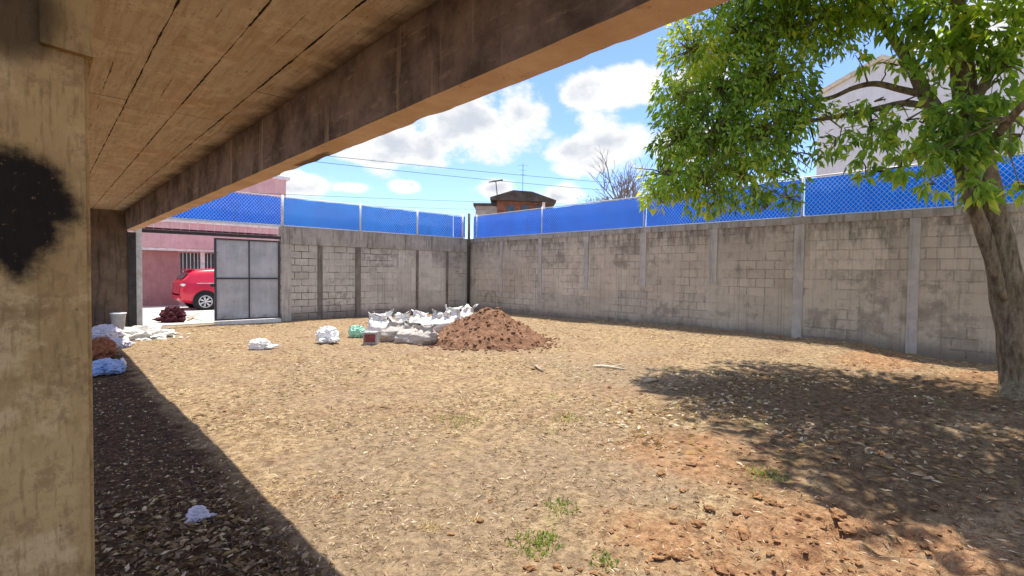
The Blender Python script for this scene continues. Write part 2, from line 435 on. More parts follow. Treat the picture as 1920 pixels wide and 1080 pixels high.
M['wall_shade'] = mat_streak('shaded_brown_wall', (.12, .085, .06), (.21, .15, .105), (.05, .035, .025), .7)  # brown wall with its deep shade mixed into the colour
M['street'] = mat_streak('pale_road_concrete', (.52, .49, .45), (.66, .63, .58), (.36, .33, .29), .3)

def mat_sheet(name, a, b):
    t = NT(name); p = t.pos()
    n = t.noise(p, 1.4, 5, .6); c = t.mix(t.rng(n, .3, .7), a, b)
    c = t.mix(t.rng(t.noise(t.map(p, (1, 1, .3)), 2.4, 6, .7), .54, .7, 0, .35), c, tuple(x*.6 for x in a))
    c = t.mix(t.rng(t.noise(p, 24, 4, .7), .6, .72, 0, .3), c, tuple(min(1, x*1.6+.03) for x in b))
    nb = t.bump(t.noise(t.map(p, (1, 1, .45)), 4.5, 6, .6), .8, .06)
    t.done(c, .7, nb, spec=.12)
    tr = t.n('BsdfTranslucent'); t.put(tr.inputs['Color'], c)
    mx = t.n('MixShader'); mx.inputs[0].default_value = .3
    t.t.links.new(t.b.outputs[0], mx.inputs[1]); t.t.links.new(tr.outputs[0], mx.inputs[2]); t.t.links.new(mx.outputs[0], t.out.inputs['Surface'])
    return t.m
M['blue'] = mat_sheet('blue_tarpaulin', (.0005, .165, .85), (.001, .215, .97))
M['blue_pale'] = mat_sheet('faded_blue_tarpaulin', (.001, .22, .85), (.004, .29, .97))
M['galv'] = plain('galvanised_steel', (.72, .72, .72), .45, .3, .12, 9)
M['white_steel'] = plain('white_painted_steel', (.74, .74, .72), .5, 0, .1, 9, dirt=(.45, .40, .35))
M['dark_steel'] = plain('dark_steel', (.05, .048, .047), .6, .2, .3, 7)
def mat_gate():
    t = NT('grey_primer_sheet'); p = t.obj(); s = t.sep(p)
    n = t.noise(p, 1.7, 6, .65); st = t.noise(t.map(p, (9, 9, .6)), 1.5, 5, .7)
    c = t.mix(t.rng(n, .3, .7), (.36, .375, .395), (.52, .535, .555)); c = t.mix(t.rng(st, .5, .7, 0, .4), c, (.60, .61, .62))
    c = t.mix(t.rng(t.noise(p, 4.5, 5, .7), .62, .72, 0, .6), c, (.17, .16, .155))
    c = t.mix(t.rng(t.math('ADD', s[2], t.math('MULTIPLY', t.noise(p, 6, 6, .7), .7)), .62, .40, 0, .65), c, (.22, .15, .11))
    c = t.mix(t.rng(t.noise(p, 9, 6, .75), .62, .70, 0, .6), c, (.20, .12, .08))
    return t.done(c, .5, t.bump(n, .6, .04), .1, .35)
M['gate'] = mat_gate()
M['pink'] = mat_streak('pink_render', (.60, .36, .36), (.70, .45, .45), (.48, .27, .27), .4)
M['pink_dark'] = mat_streak('rose_render', (.36, .17, .17), (.45, .23, .22), (.25, .12, .12), .4)
M['white_trim'] = plain('white_trim', (.75, .70, .70), .7)
M['glass'] = plain('dark_window_glass', (.045, .055, .065), .12, 0, .2, 3, .6, .02)
M['red_paint'] = plain('red_car_paint', (.60, .018, .055), .22, .05, .06, 3, .6, .0)
M['rubber'] = plain('black_rubber', (.022, .022, .023), .8)
M['alloy'] = plain('alloy_rim', (.68, .68, .70), .3, .6, .08, 6)
M['lamp_red'] = plain('red_lamp_lens', (.45, .02, .03), .15, 0, .1, 4, .6)
M['lamp_clear'] = plain('clear_lamp_lens', (.80, .80, .80), .15, 0, .05, 4, .6)
M['sack'] = plain('woven_sack', (.78, .76, .73), .75, 0, .10, 14, .3, .5, dirt=(.52, .47, .42))
M['sack_dirty'] = plain('dusty_shaded_sack', (.50, .46, .42), .8, 0, .18, 9, .2, .5, dirt=(.30, .21, .15))  # greyer cloth: soil dust and front-row shading in one colour
M['bag_white'] = plain('white_plastic_bag', (.84, .84, .84), .4, 0, .06, 10, .4, .3)
M['bag_lilac'] = plain('lilac_plastic_bag', (.60, .58, .68), .45, 0, .12, 10, .4, .3)
M['bag_mint'] = plain('mint_plastic_bag', (.38, .72, .56), .4, 0, .08, 10, .4, .2)
M['bag_blue'] = plain('pale_blue_plastic', (.34, .47, .74), .4, 0, .2, 8, .4, .3, dirt=(.06, .10, .24))
M['bag_orange'] = plain('rust_orange_bag', (.30, .12, .06), .7, 0, .3, 9, .3, .4)
M['maroon'] = plain('maroon_cloth', (.085, .022, .03), .85, 0, .3, 8, .2, .5)
M['box_red'] = plain('red_brown_carton', (.24, .07, .06), .7, 0, .3, 12)
M['plaster'] = plain('white_plaster_rubble', (.80, .78, .72), .9, 0, .12, 16, .2, .6, dirt=(.60, .52, .40))
M['bucket'] = plain('grey_bucket', (.40, .39, .38), .6, 0, .12, 8)
M['wood'] = plain('weathered_wood', (.42, .33, .23), .85, 0, .3, 14)
M['pale_wood'] = plain('bleached_wood', (.66, .58, .44), .85, 0, .25, 14)
M['cable'] = plain('black_cable', (.03, .03, .032), .7)
M['warehouse'] = mat_streak('light_grey_cladding', (.78, .76, .73), (.86, .84, .81), (.66, .64, .61), .3)
M['cream'] = plain('cream_roof_sheet', (.74, .66, .48), .7)
M['brick'] = plain('red_brick_house', (.24, .095, .06), .9, 0, .3, 3)
M['roof_dark'] = plain('dark_roof', (.085, .07, .062), .9, 0, .35, 2)
M['render_grey'] = plain('grey_render', (.42, .38, .34), .9, 0, .25, 1.5)
M['bare_bark'] = plain('grey_bark', (.20, .165, .14), .95, 0, .25, 5)

def mat_bark():
    t = NT('tree_bark'); p = t.pos()
    g = t.noise(t.map(p, (9, 9, 2.2)), 1.6, 6, .7); b = t.noise(p, 2.5, 5, .6); f = t.noise(p, 38, 5, .7)
    c = t.mix(t.rng(g, .33, .67), (.11, .08, .05), (.34, .265, .165)); c = t.mix(t.rng(b, .52, .68, 0, .6), c, (.32, .265, .165))
    c = t.mix(t.rng(t.noise(p, 6, 5, .7), .60, .70, 0, .5), c, (.30, .27, .18)); c = t.mix(t.rng(f, .57, .7, 0, .6), c, (.05, .037, .025))
    return t.done(c, .95, t.bump(t.math('ADD', g, t.math('MULTIPLY', f, .4)), 1.0, .03), spec=.1)
M['bark'] = mat_bark()
def mat_leaf(name, stops, trans=.42):
    t = NT(name); a = t.attr('tone')
    rp = t.n('ValToRGB'); t.put(rp.inputs[0], a)
    el = rp.color_ramp.elements
    while len(el) < len(stops): el.new(.5)
    for e, (x, c) in zip(el, stops): e.position = x; e.color = (*c, 1)
    c = rp.outputs[0]
    t.done(c, .42, None, spec=.35)
    tr = t.n('BsdfTranslucent'); hs = t.mix(1.0, c, (2.0, 1.85, .5, 1), 'MULTIPLY'); t.put(tr.inputs['Color'], hs)
    mx = t.n('MixShader'); mx.inputs[0].default_value = trans
    t.t.links.new(t.b.outputs[0], mx.inputs[1]); t.t.links.new(tr.outputs[0], mx.inputs[2]); t.t.links.new(mx.outputs[0], t.out.inputs['Surface'])
    return t.m
M['leaf'] = mat_leaf('green_leaf', [(0, (.075, .14, .03)), (.32, (.20, .345, .06)), (.65, (.36, .50, .085)), (1, (.68, .66, .12))])
M['grass'] = mat_leaf('tuft_grass', [(0, (.08, .16, .03)), (.6, (.16, .27, .06)), (1, (.36, .36, .14))], .3)
M['olive'] = mat_leaf('sparse_olive_leaf', [(0, (.10, .11, .05)), (1, (.24, .22, .11))], .3)
M['litter'] = mat_leaf('dry_litter', [(0, (.10, .065, .04)), (.3, (.27, .18, .10)), (.7, (.50, .385, .235)), (1, (.72, .62, .46))], .15)

# ------------------------------------------------------------------ ground sheet
def axis(fine_a, fine_b, step, lo, hi):
    xs = []; x = fine_a
    while x < fine_b: xs.append(x); x += step
    xs.append(fine_b)
    s = step; x = fine_b
    while x < hi: s *= 1.5; x = min(hi, x+s); xs.append(x)
    s = step; x = fine_a
    while x > lo: s *= 1.5; x = max(lo, x-s); xs.insert(0, x)
    return xs
xs = axis(-.6, 12.1, .036, -600, 700); ys = axis(-.6, 15.3, .04, -600, 700)
g = MB()
for y in ys:
    for x in xs: g.v.append((x, y, gz(x, y)))
nx = len(xs)
for j in range(len(ys)-1):
    for i in range(nx-1):
        a = j*nx+i; g.f.append((a, a+1, a+nx+1, a+nx))
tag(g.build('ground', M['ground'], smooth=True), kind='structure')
rd = MB(); rd.box(-60, 120, 15.75, 24.0, -.12, .018); tag(rd.build('road', M['street']), kind='structure')

# ------------------------------------------------------------------ concrete canopy, column
XI, XO, ZB, ZC = 1.46, 1.66, 2.39, 2.85
cn = empty('concrete_canopy', (0, 6, ZB), 'board marked concrete roof slab on a sooty edge beam, seen from below', 'canopy')
MB().box(-.75, XI-.003, -.9, 15.02, ZC, ZC+.16).build('slab', M['soffit'], cn)
# beam with a worn lower outer arris
bm_ = MB(); N = 260
prof = lambda y: [(XI, ZC+.16), (XI, ZB+.006*nz(y*3, 1)), (XO-.014+.012*nz(y*4, 5)+.008*nz(y*15, 5)-.035*max(0, nz(y*2.2, 9)), ZB+.004*nz(y*5, 2)), (XO+.006*nz(y*2.5, 7), ZB+.035+.025*nz(y*3, 8)+.012*nz(y*14, 8)), (XO, ZC+.16)]
for i in range(N+1):
    y = -.9 + (15.02+.9)*i/N
    for (a, b) in prof(y): bm_.v.append((a, y, b))
for i in range(N):
    for k in range(5):
        a = i*5+k; b = i*5+(k+1) % 5; bm_.f.append((a, b, b+5, a+5))
bm_.f.append((0, 1, 2, 3, 4)); bm_.f.append(tuple(N*5+k for k in (4, 3, 2, 1, 0)))
bm_.build('edge_beam', M['beam'], cn)

ce = on_y(171, 500, COLY).x
cb = empty('concrete_column', (ce-.25, COLY+.2, 0), 'tan concrete column with a sprayed black patch, nearest the camera', 'column')
MB().box(ce-.55, ce, COLY, COLY+.42, -.1, ZC-.002).build('shaft', M['column'], cb, bevel=.008)
q0 = on_y(75, 74, COLY-.035); q1 = on_y(172, 103, COLY-.035)
MB().prism([(q0.x, q0.z), (ce+.008, q1.z), (ce+.012, ZC-.003), (q0.x, ZC-.003)], 'y', COLY-.02, COLY+.2).build('bracket', M['column'], cb)

# ------------------------------------------------------------------ perimeter walls
WT, YB, XR = 2.76, 15.3, 12.0
GL, GR = on_y(402, 520, YB).x, on_y(525, 520, YB).x
wb = empty('block_wall', (8.5, YB, 0), 'grey block wall with dark mortar joints and pilasters, right of the grey gate', 'wall')
MB().box(GR+.02, XR+.2, YB, YB+.16, -.3, 2.25).build('blockwork', M['wall_back'], wb)
MB().box(GR+.02, XR+.2, YB-.03, YB+.19, 2.25, WT).build('bond_beam', M['bond'], wb)
for px, w_, mt in ((537, .26, 'pil_pale'), (600, .15, 'pil_dark'), (671, .19, 'pil_dark'), (782, .10, 'pil_dark'), (838, .10, 'pil_dark')):
    x = on_y(px, 520, YB).x
    MB().box(x-w_/2, x+w_/2, YB-.022, YB+.01, -.3, 2.249).build('pilaster', M[mt], wb)
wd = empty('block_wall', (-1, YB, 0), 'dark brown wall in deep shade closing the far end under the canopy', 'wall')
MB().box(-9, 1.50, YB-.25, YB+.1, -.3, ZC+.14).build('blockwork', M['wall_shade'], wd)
MB().box(1.50, 1.655, YB-.30, YB+.1, -.3, ZC-.5).build('dark_gap', M['dark_steel'], wd)  # dark strip standing in for the shaded gap beside the jamb

wr = empty('block_wall', (XR, 5, 0), 'long weathered block wall with pale pilasters along the right side of the yard', 'wall')
MB().box(XR, XR+.16, -9, YB, -.3, 2.62).build('blockwork', M['wall_right'], wr)
MB().box(XR-.025, XR+.19, -9, YB-.031, 2.62, WT).build('bond_beam', M['bond'], wr)
for px, w_, z0 in ((940, .14, .6), (1012, .16, .5), (1099, .16, 1.0), (1205, .20, 1.15), (1337, .19, 1.3), (1497, .20, -.3), (1713, .17, -.3)):
    y = on_x(px, 520, XR).y
    MB().box(XR-.02, XR+.01, y-w_/2, y+w_/2, z0, 2.619).build('pilaster', M['pil_pale'], wr, bevel=.004)
for y in (-1.4, -4.2, -7): MB().box(XR-.02, XR+.01, y-.1, y+.1, -.3, 2.619).build('pilaster', M['pil_pale'], wr, bevel=.004)

# corner pole
cp = MB(); cp.tube([(XR-.10, YB-.10, -.1), (XR-.10, YB-.10, 3.72)], .05, 10)
tag(cp.build('corner_pole', M['dark_steel'], smooth=True, loc=(XR-.10, YB-.10, 0)), 'dark steel pole standing in the corner where the two block walls meet', 'pole')

# ------------------------------------------------------------------ fences
FT = 3.62
def clip_line(p, d, w, h):
    """segment of the diagonal through (p,0) with slope d inside [0,w]x[0,h]"""
    a, b = (p, 0.0), (p + d*h, h)
    def cut(q0, q1, x):
        t = (x-q0[0])/(q1[0]-q0[0]); return (x, q0[1]+t*(q1[1]-q0[1]))
    if a[0] > b[0]: a, b = b, a
    if b[0] <= 0 or a[0] >= w: return None
    if a[0] < 0: a = cut(a, b, 0)
    if b[0] > w: b = cut(a, b, w)
    return a, b
def fence(name, label, horiz, a0, a1, plane, inward, posts, sheets, step, wire):
    def P(h, off, z): return (h, plane+inward*off, z) if horiz == 'x' else (plane+inward*off, h, z)
    root = empty(name, P((a0+a1)/2, 0, WT), label, 'fence')
    for (s0, s1, mt) in sheets:
        mb = MB(); n = max(2, int((s1-s0)/.09)); k = 8
        for i in range(n+1):
            h = s0+(s1-s0)*i/n
            for j in range(k+1):
                z = WT+.03+(FT-WT-.05)*j/k
                sag = .022*nz(h*1.7, z*2, plane) + .016*nz(h*9, z*2.2, plane+3)*(.4+.6*abs(nz(h*.6, 1, plane)))
                top = (.02*nz(h*2.6, 3, plane) if j == k else 0)
                mb.v.append(P(h, -.05+sag, z+top))
        for i in range(n):
            for j in range(k):
                a = i*(k+1)+j; mb.f.append((a, a+1, a+k+2, a+k+1))
        mb.build('blue_sheet', M[mt], root, smooth=True)
    mb = MB(); h_ = FT-WT-.03; nw = int((a1-a0+h_)/step)
    for i in range(-int(h_/step)-1, nw+1):
        for sg in (1, -1):
            p = i*step + (0 if sg > 0 else h_)
            s = clip_line(p, sg*.85, a1-a0, h_)
            if s is None: continue
            off = .014 if sg > 0 else .020
            mb.tube([P(a0+s[0][0], off, WT+.02+s[0][1]), P(a0+s[1][0], off, WT+.02+s[1][1])], wire, 3, False)
    mb.build('chain_link', M['galv'], root)
    for z, rr in ((WT+.022, .020), (FT, .014)):
        MB().tube([P(a0, .03, z), P(a1, .03, z)], rr, 6).build('rail', M['galv'], root, smooth=True)
    for h in posts:
        MB().tube([P(h, .045, WT-.004), P(h, .045, FT+.05)], .034 if horiz == 'x' else .02, 8).build('post', M['white_steel'], root, smooth=True)
bx = lambda px: on_y(px, 400, YB).x
ry = lambda px: on_x(px, 420, XR).y
fence('mesh_fence', 'chain link fence backed with bright blue sheeting above the grey gate and back wall', 'x', 1.7, XR-.2, YB+.06, -1,
      [bx(530), bx(676), bx(783), bx(868)], [(1.7, bx(529), 'blue'), (bx(529)+.02, bx(853), 'blue_pale'), (bx(853)+.02, XR-.12, 'blue')], .085, .0032)
fence('mesh_fence', 'long chain link fence backed with deep blue sheeting along the right wall', 'y', -9, YB-.2, XR+.07, -1,
      [ry(893), ry(1015), ry(1206), ry(1502), ry(1790), -3.5, -6.5], [(-9, ry(1502)-.02, 'blue'), (ry(1502), ry(1206)-.02, 'blue'), (ry(1206), YB-.1, 'blue')], .085, .0032)

# ------------------------------------------------------------------ gate
gt = empty('metal_gate', (GL, YB, 0), 'grey sheet metal gate leaf beside the open gateway with barred panel over it', 'gate')
gz0, gz1 = .10, 2.33
MB().box(GL+.03, GR-.03, YB+.02, YB+.035, gz0+.02, gz1-.02).build('leaf_panel', M['gate'], gt)
fr = MB()
xm = (GL+GR)/2+.02; zm = on_y(460, 522, YB).z
for (a, b, c, d) in ((GL, GL+.05, gz0, gz1), (GR-.05, GR, gz0, gz1)): fr.box(a, b, YB-.01, YB+.045, c, d)
for (c, d) in ((gz0, gz0+.04), (gz1-.04, gz1), (zm-.02, zm+.02)): fr.box(GL+.051, GR-.051, YB-.012, YB+.043, c, d)
fr.box(xm-.015, xm+.015, YB-.008, YB+.018, gz0+.041, zm-.021); fr.box(xm-.015, xm+.015, YB-.008, YB+.018, zm+.021, gz1-.041)
fr.build('leaf_frame', plain('gate_frame_steel', (.07, .07, .075), .55, .2), gt)
MB().box(GL-.10, GL+.01, YB-.03, YB+.0, 1.02, 1.10).build('latch', M['dark_steel'], gt)
MB().box(1.80, GR+.02, YB-.02, YB+.08, 2.38, 2.46).build('lintel_bar', M['dark_steel'], gt)
MB().box(1.66, 1.80, YB-.05, YB+.09, -.1, 2.60).build('jamb_post', M['white_steel'], gt, bevel=.006)
x = 1.86
while x < GR:
    MB().tube([(x, YB+.03, 2.47), (x, YB+.03, WT-.02)], .007, 5).build('transom_bar', M['galv'], gt); x += .19
MB().box(1.80, GR+.02, YB-.0, YB+.06, WT-.03, WT+.005).build('top_bar', M['galv'], gt)
th = MB(); th.box(GL+.02, GR, YB-.12, YB+.2, -.1, .085)
tag(th.build('gate_threshold', M['plaster'], bevel=.01, loc=(GL, YB, 0)), 'whitish concrete threshold strip under the closed grey gate leaf', 'threshold')

# ------------------------------------------------------------------ pink building over the road
YF = 24.0
pk = empty('pink_building', (3, YF, 0), 'pink rendered building with barred windows across the road beyond the gateway', 'building')
def fx(px): return on_y(px, 480, YF).x
def fz(px, py): return on_y(px, py, YF).z
XB1 = fx(540)
zl = fz(335, 471)
MB().box(-12, XB1, YF, YF+9, -.2, 3.05).build('wall', M['pink'], pk)
MB().box(-12, fx(334), YF-.06, YF-.002, -.2, zl-.02).build('garage_door', M['pink_dark'], pk)
MB().box(-12, XB1+.2, YF-.5, YF-.003, zl, zl+.10).build('ledge', M['white_trim'], pk)
MB().box(-12, XB1+.25, YF-.55, YF-.003, zl+.105, 2.98).build('fascia', M['pink'], pk)
MB().box(-12, XB1+.2, YF-.55, YF-.115, 3.055, 3.398).build('parapet_wall', M['pink'], pk)
MB().box(-12, XB1+.2, YF-.62, YF-.552, 3.30, 3.36).build('ledge', M['white_trim'], pk)
for (p0, p1) in ((338, 374), (384, 412), (424, 452)):
    w = MB().box(fx(p0), fx(p1), YF-.03, YF-.004, .95, zl-.06).build('window', M['glass'], pk)
    b = MB(); x = fx(p0)+.08
    while x < fx(p1)-.03: b.tube([(x, YF-.06, .95), (x, YF-.06, zl-.06)], .014, 5); x += .13
    b.build('window_bars', M['white_steel'], w)
MB().box(fx(375), fx(383), YF-.09, YF-.004, .9, zl-.01).build('mullion', M['white_trim'], pk)
# parapet of pale blocks and the upper storey
pb = MB(); x = -6
while x < XB1: pb.box(x, x+.36, YF-.3, YF-.12, 3.40, 3.66); x += .40
pb.build('parapet', M['white_trim'], pk)
MB().box(-12, XB1-.05, YF+.1, YF+7, 3.14, 5.6).build('upper_storey', M['pink'], pk)
MB().box(-12, XB1+.1, YF+.0, YF+7.2, 5.6, 5.74).build('roof_edge', M['white_trim'], pk)

# ------------------------------------------------------------------ car (tail to the left of the picture)
CX0, CY0, CL, CW = 3.52, 20.72, 4.05, 1.74
car = empty('parked_car', (CX0+CL/2, CY0+CW/2, 0), 'glossy red hatchback parked across the road, half hidden behind the grey gate', 'car')
def prof_at(s, pts):
    for (a, b) in zip(pts, pts[1:]):
        if a[0] <= s <= b[0]: return a[1]+(b[1]-a[1])*(s-a[0])/(b[0]-a[0])
    return pts[-1][1]
topz = [(0, .62), (.03, .98), (.10, 1.10), (.30, 1.34), (.42, 1.44), (.75, 1.49), (1.3, 1.52), (2.0, 1.50), (2.35, 1.42), (3.05, 1.02), (3.6, .93), (3.95, .80), (4.05, .55)]
botz = [(0, .42), (.12, .30), (.5, .22), (3.5, .2), (3.9, .28), (4.05, .4)]
wid = [(0, .68), (.15, .80), (.5, .86), (3.2, .87), (3.75, .80), (4.05, .60)]
belt = 1.0
cm = MB(); stations = [0, .03, .08, .15, .22, .30, .42, .55, .75, 1.0, 1.3, 1.7, 2.0, 2.2, 2.35, 2.7, 3.05, 3.3, 3.6, 3.8, 3.95, 4.05]
def ring(s):
    zt, zb, w = prof_at(s, topz), prof_at(s, botz), prof_at(s, wid)
    bz = min(belt, zt-.05); pts = []
    tw = w*(1-.26*max(0, min(1, (zt-bz-.06)/.5)))
    for (yy, zz) in ((.0, zb), (w*.86, zb), (w*.97, zb+.12), (w, (zb+bz)/2), (w*.985, bz-.02), (w*.96, bz+.02), ((w*.96+tw)/2+.01, (bz+zt)/2), (tw, zt-.07), (tw*.86, zt-.015), (0, zt)):
        pts.append((yy, zz))
    full = pts + [(-a, b) for (a, b) in reversed(pts[1:-1])]
    return full
rn = len(ring(0))
for s in stations:
    for (a, b) in ring(s): cm.v.append((CX0+s, CY0+CW/2+a, b))
for i in range(len(stations)-1):
    for k in range(rn):
        a = i*rn+k; b = i*rn+(k+1) % rn; cm.f.append((a, b, b+rn, a+rn))
cm.f.append(tuple(range(rn))); cm.f.append(tuple((len(stations)-1)*rn+k for k in reversed(range(rn))))
cm.build('body', M['red_paint'], car, smooth=True)
def side_pt(s, t, sg, out=.012):
    zt, w = prof_at(s, topz), prof_at(s, wid); bz = min(belt, zt-.05)
    tw = w*(1-.26*max(0, min(1, (zt-bz-.06)/.5)))
    z = bz+.05+(zt-.10-bz-.05)*t
    y = w*.96+(tw-w*.96)*((z-bz)/(zt-.07-bz)) + out + .012*math.sin(t*math.pi)
    return (CX0+s, CY0+CW/2+sg*y, z)
for sg in (1, -1):
    for (a, b) in ((1.15, 1.85), (1.93, 2.55)):
        mb = MB(); K = 6
        for i in range(K+1):
            for t in (0, .5, 1.0): mb.v.append(side_pt(a+(b-a)*i/K, t, sg))
        for i in range(K):
            for j in range(2):
                q = i*3+j; mb.f.append((q, q+1, q+4, q+3))
        mb.build('side_window', M['glass'], car, smooth=True)
    s_ = MB(); s_.box(CX0+.02, CX0+.20, *(sorted((CY0+CW/2+sg*.60, CY0+CW/2+sg*.815))), .88, .97); s_.build('tail_light', M['lamp_red' if sg > 0 else 'lamp_clear'], car, bevel=.03)
    s_ = MB(); s_.box(CX0+3.70, CX0+3.95, *(sorted((CY0+CW/2+sg*.48, CY0+CW/2+sg*.74))), .62, .76); s_.build('headlight', M['lamp_clear'], car, bevel=.03)
    s_ = MB(); lump(s_, (CX0+2.55, CY0+CW/2+sg*.97, 1.02), .09, .11, .075, 3, 2, .05); s_.build('mirror', M['red_paint'], car, smooth=True)
    s_ = MB(); s_.box(CX0+.5, CX0+3.3, *(sorted((CY0+CW/2+sg*.845, CY0+CW/2+sg*.872))), .965, .992); s_.build('belt_glint', M['alloy'], car)  # pale strip standing in for the highlight along the beltline
mb = MB()
for s in (.125, .20, .28):
    for k in (-1, -.5, 0, .5, 1):
        mb.v.append((CX0+s-.02, CY0+CW/2+k*prof_at(s, wid)*.72, prof_at(s, topz)+.012))
for i in range(2):
    for j in range(4): q = i*5+j; mb.f.append((q, q+1, q+6, q+5))
mb.build('rear_window', M['glass'], car, smooth=True)
mb = MB(); mb.box(CX0+.27, CX0+.50, CY0+CW/2-.58, CY0+CW/2+.58, 1.455, 1.49); mb.build('spoiler', M['red_paint'], car, bevel=.012)
mb = MB(); mb.box(CX0-.03, CX0+.16, CY0+CW/2-.70, CY0+CW/2+.70, .40, .58); mb.build('bumper', M['red_paint'], car, bevel=.05)
mb = MB()
for s in (2.42, 2.7, 2.98):
    for k in (-1, -.5, 0, .5, 1): mb.v.append((CX0+s, CY0+CW/2+k*prof_at(s, wid)*.68, prof_at(s, topz)+.014))
for i in range(2):
    for j in range(4): q = i*5+j; mb.f.append((q, q+1, q+6, q+5))
mb.build('windscreen', M['glass'], car, smooth=True)
for sx in (.76, 3.28):
    for sg in (1, -1):
        cxw, cyw, rw = CX0+sx, CY0+CW/2+sg*.80, .325
        arch = MB(); arch.tube([(cxw, cyw-sg*.12, rw+.02), (cxw, cyw+sg*.072, rw+.02)], .385, 28); arch.build('wheel_arch', M['rubber'], car)
        ty = MB(); pr = [(.20, .3), (.27, .315), (.325, .28), (.335, .2), (.335, .06), (.325, 0), (.24, -.03), (.2, 0)]
        nn = 28
        for i in range(nn):
            a = 2*math.pi*i/nn
            for (rr, off) in pr: ty.v.append((cxw+rr*math.cos(a), cyw+sg*(.10-off*.65), rw+rr*math.sin(a)))
        L = len(pr)
        for i in range(nn):
            for k in range(L):
                a = i*L+k; b = i*L+(k+1) % L; c = ((i+1) % nn)*L
                ty.f.append((a, b, c+(k+1) % L, c+k))
        wheel = ty.build('wheel', M['rubber'], car, smooth=True)
        rim = MB(); rim.tube([(cxw, cyw+sg*.06, rw), (cxw, cyw+sg*.10, rw)], .055, 14)
        for i in range(7):
            a = 2*math.pi*i/7
            for da in (-.11, .11):
                ca, sa = math.cos(a+da*.5), math.sin(a+da*.5); cb2, sb2 = math.cos(a+da), math.sin(a+da)
                rim.tube([(cxw+.04*ca, cyw+sg*.09, rw+.04*sa), (cxw+.205*cb2, cyw+sg*.10, rw+.205*sb2)], [.020, .016], 6)
        ringp = [(cxw+.21*math.cos(2*math.pi*i/24), cyw+sg*.095, rw+.21*math.sin(2*math.pi*i/24)) for i in range(25)]
        rim.tube(ringp, .018, 6, False); rim.build('rim', M['alloy'], wheel, smooth=True)

# ------------------------------------------------------------------ cables over the road
def cable(p0, p1, sag, r, label):
    pts = []
    for i in range(41):
        t = i/40; p = Vector(p0).lerp(Vector(p1), t); p.z -= sag*4*t*(1-t); pts.append(p)
    mb = MB(); mb.tube(pts, r, 5)
    tag(mb.build('power_cable', M['cable'], smooth=True, loc=p0), label, 'cable', 'cables strung over the road')
for k, (px0, py0, px1, py1, y, r, lb) in enumerate((
    (640, 283, 835, 306, 19.0, .010, 'topmost black cable crossing the clouds above the blue fence'),
    (650, 298, 832, 320, 19.3, .010, 'second cable from the top, just under the topmost one'),
    (540, 352, 800, 366, 19.6, .007, 'thin cable in the middle of the bundle, low above the back fence'),
    (540, 368, 860, 384, 19.8, .006, 'lowest thin cable, skimming the top of the blue back fence'))):
    a, b = on_y(px0, py0, y), on_y(px1, py1, y)
    d = (b-a)/(b.x-a.x)
    p0 = a + d*(-14-a.x); p1 = a + d*(26-a.x)
    cable(p0, p1, .25, r, lb)

# ------------------------------------------------------------------ house far behind, antennas
def hp(px, py, d): return at(px, py, d)
hc = hp(975, 400, 44)
hs = empty('brick_house', (hc.x, hc.y, 0), 'far house with dark roof and red brick upper storey above the fence corner', 'house')
e1 = Vector((rt.x, rt.y, 0)).normalized(); e2 = Vector((fw.x, fw.y, 0)).normalized()
def hv(a, b, z): q = Vector((hc.x, hc.y, 0)) + e1*a + e2*b; return (q.x, q.y, z)
def hbox(mb, a0, a1, b0, b1, z0, z1):
    mb.add([hv(a0,b0,z0),hv(a1,b0,z0),hv(a1,b1,z0),hv(a0,b1,z0),hv(a0,b0,z1),hv(a1,b0,z1),hv(a1,b1,z1),hv(a0,b1,z1)],
           [(0,3,2,1),(4,5,6,7),(0,1,5,4),(1,2,6,5),(2,3,7,6),(3,0,4,7)]); return mb
zr = at(975, 361, 44).z; ze = at(1030, 376, 44).z
hbox(MB(), -2.0, 2.2, 0, 6, 0, ze-.05).build('wall', M['brick'], hs)
rf = MB(); rf.add([hv(-2.6,-.6,ze+.15),hv(-.6,-.6,zr+.1),hv(1.0,-.6,zr),hv(3.1,-.6,ze-.05),hv(-2.6,6.5,ze+.15),hv(-.6,6.5,zr+.1),hv(1.0,6.5,zr),hv(3.1,6.5,ze-.05),
                 hv(-2.6,-.6,ze-.05),hv(3.1,-.6,ze-.22),hv(-2.6,6.5,ze-.05),hv(3.1,6.5,ze-.22)],
                [(0,1,2,3,9,8),(4,10,11,7,6,5),(0,4,5,1),(1,5,6,2),(2,6,7,3),(8,9,11,10),(0,8,10,4),(3,7,11,9)])
rf.build('roof', M['roof_dark'], hs)
hbox(MB(), -3.9, -2.01, .3, 6, 0, ze-.5).build('annex', M['render_grey'], hs)
hbox(MB(), -4.1, -1.9, .1, 6, ze-.5, ze-.28).build('annex_roof', M['roof_dark'], hs)
for a in (-1.2, .1, 1.3): hbox(MB(), a, a+.7, -.05, -.005, ze-1.5, ze-.45).build('window', M['glass'], hs)
hbox(MB(), 1.9, 2.15, -.5, -.3, ze-2.2, ze-.23).build('pillar', M['white_trim'], hs)
am = MB(); zt_ = at(980, 298, 44).z
am.tube([hv(.25, 2, zr-.3), hv(.25, 2, zt_)], .022, 5)
for dz, w_ in ((.1, .5), (.5, .35), (.9, .25)): am.tube([hv(.25-w_, 2, zt_-dz-.1), hv(.25+w_, 2, zt_-dz-.1)], .012, 4)
am.build('antenna', M['dark_steel'], hs)
am = MB(); z2 = at(926, 328, 44).z
am.tube([hv(-2.0, 3, ze), hv(-2.25, 3, z2)], .045, 5)
am.tube([hv(-2.9, 3, z2-.12), hv(-1.6, 3, z2+.1)], [.05, .08], 6)
am.build('antenna', M['roof_dark'], hs)

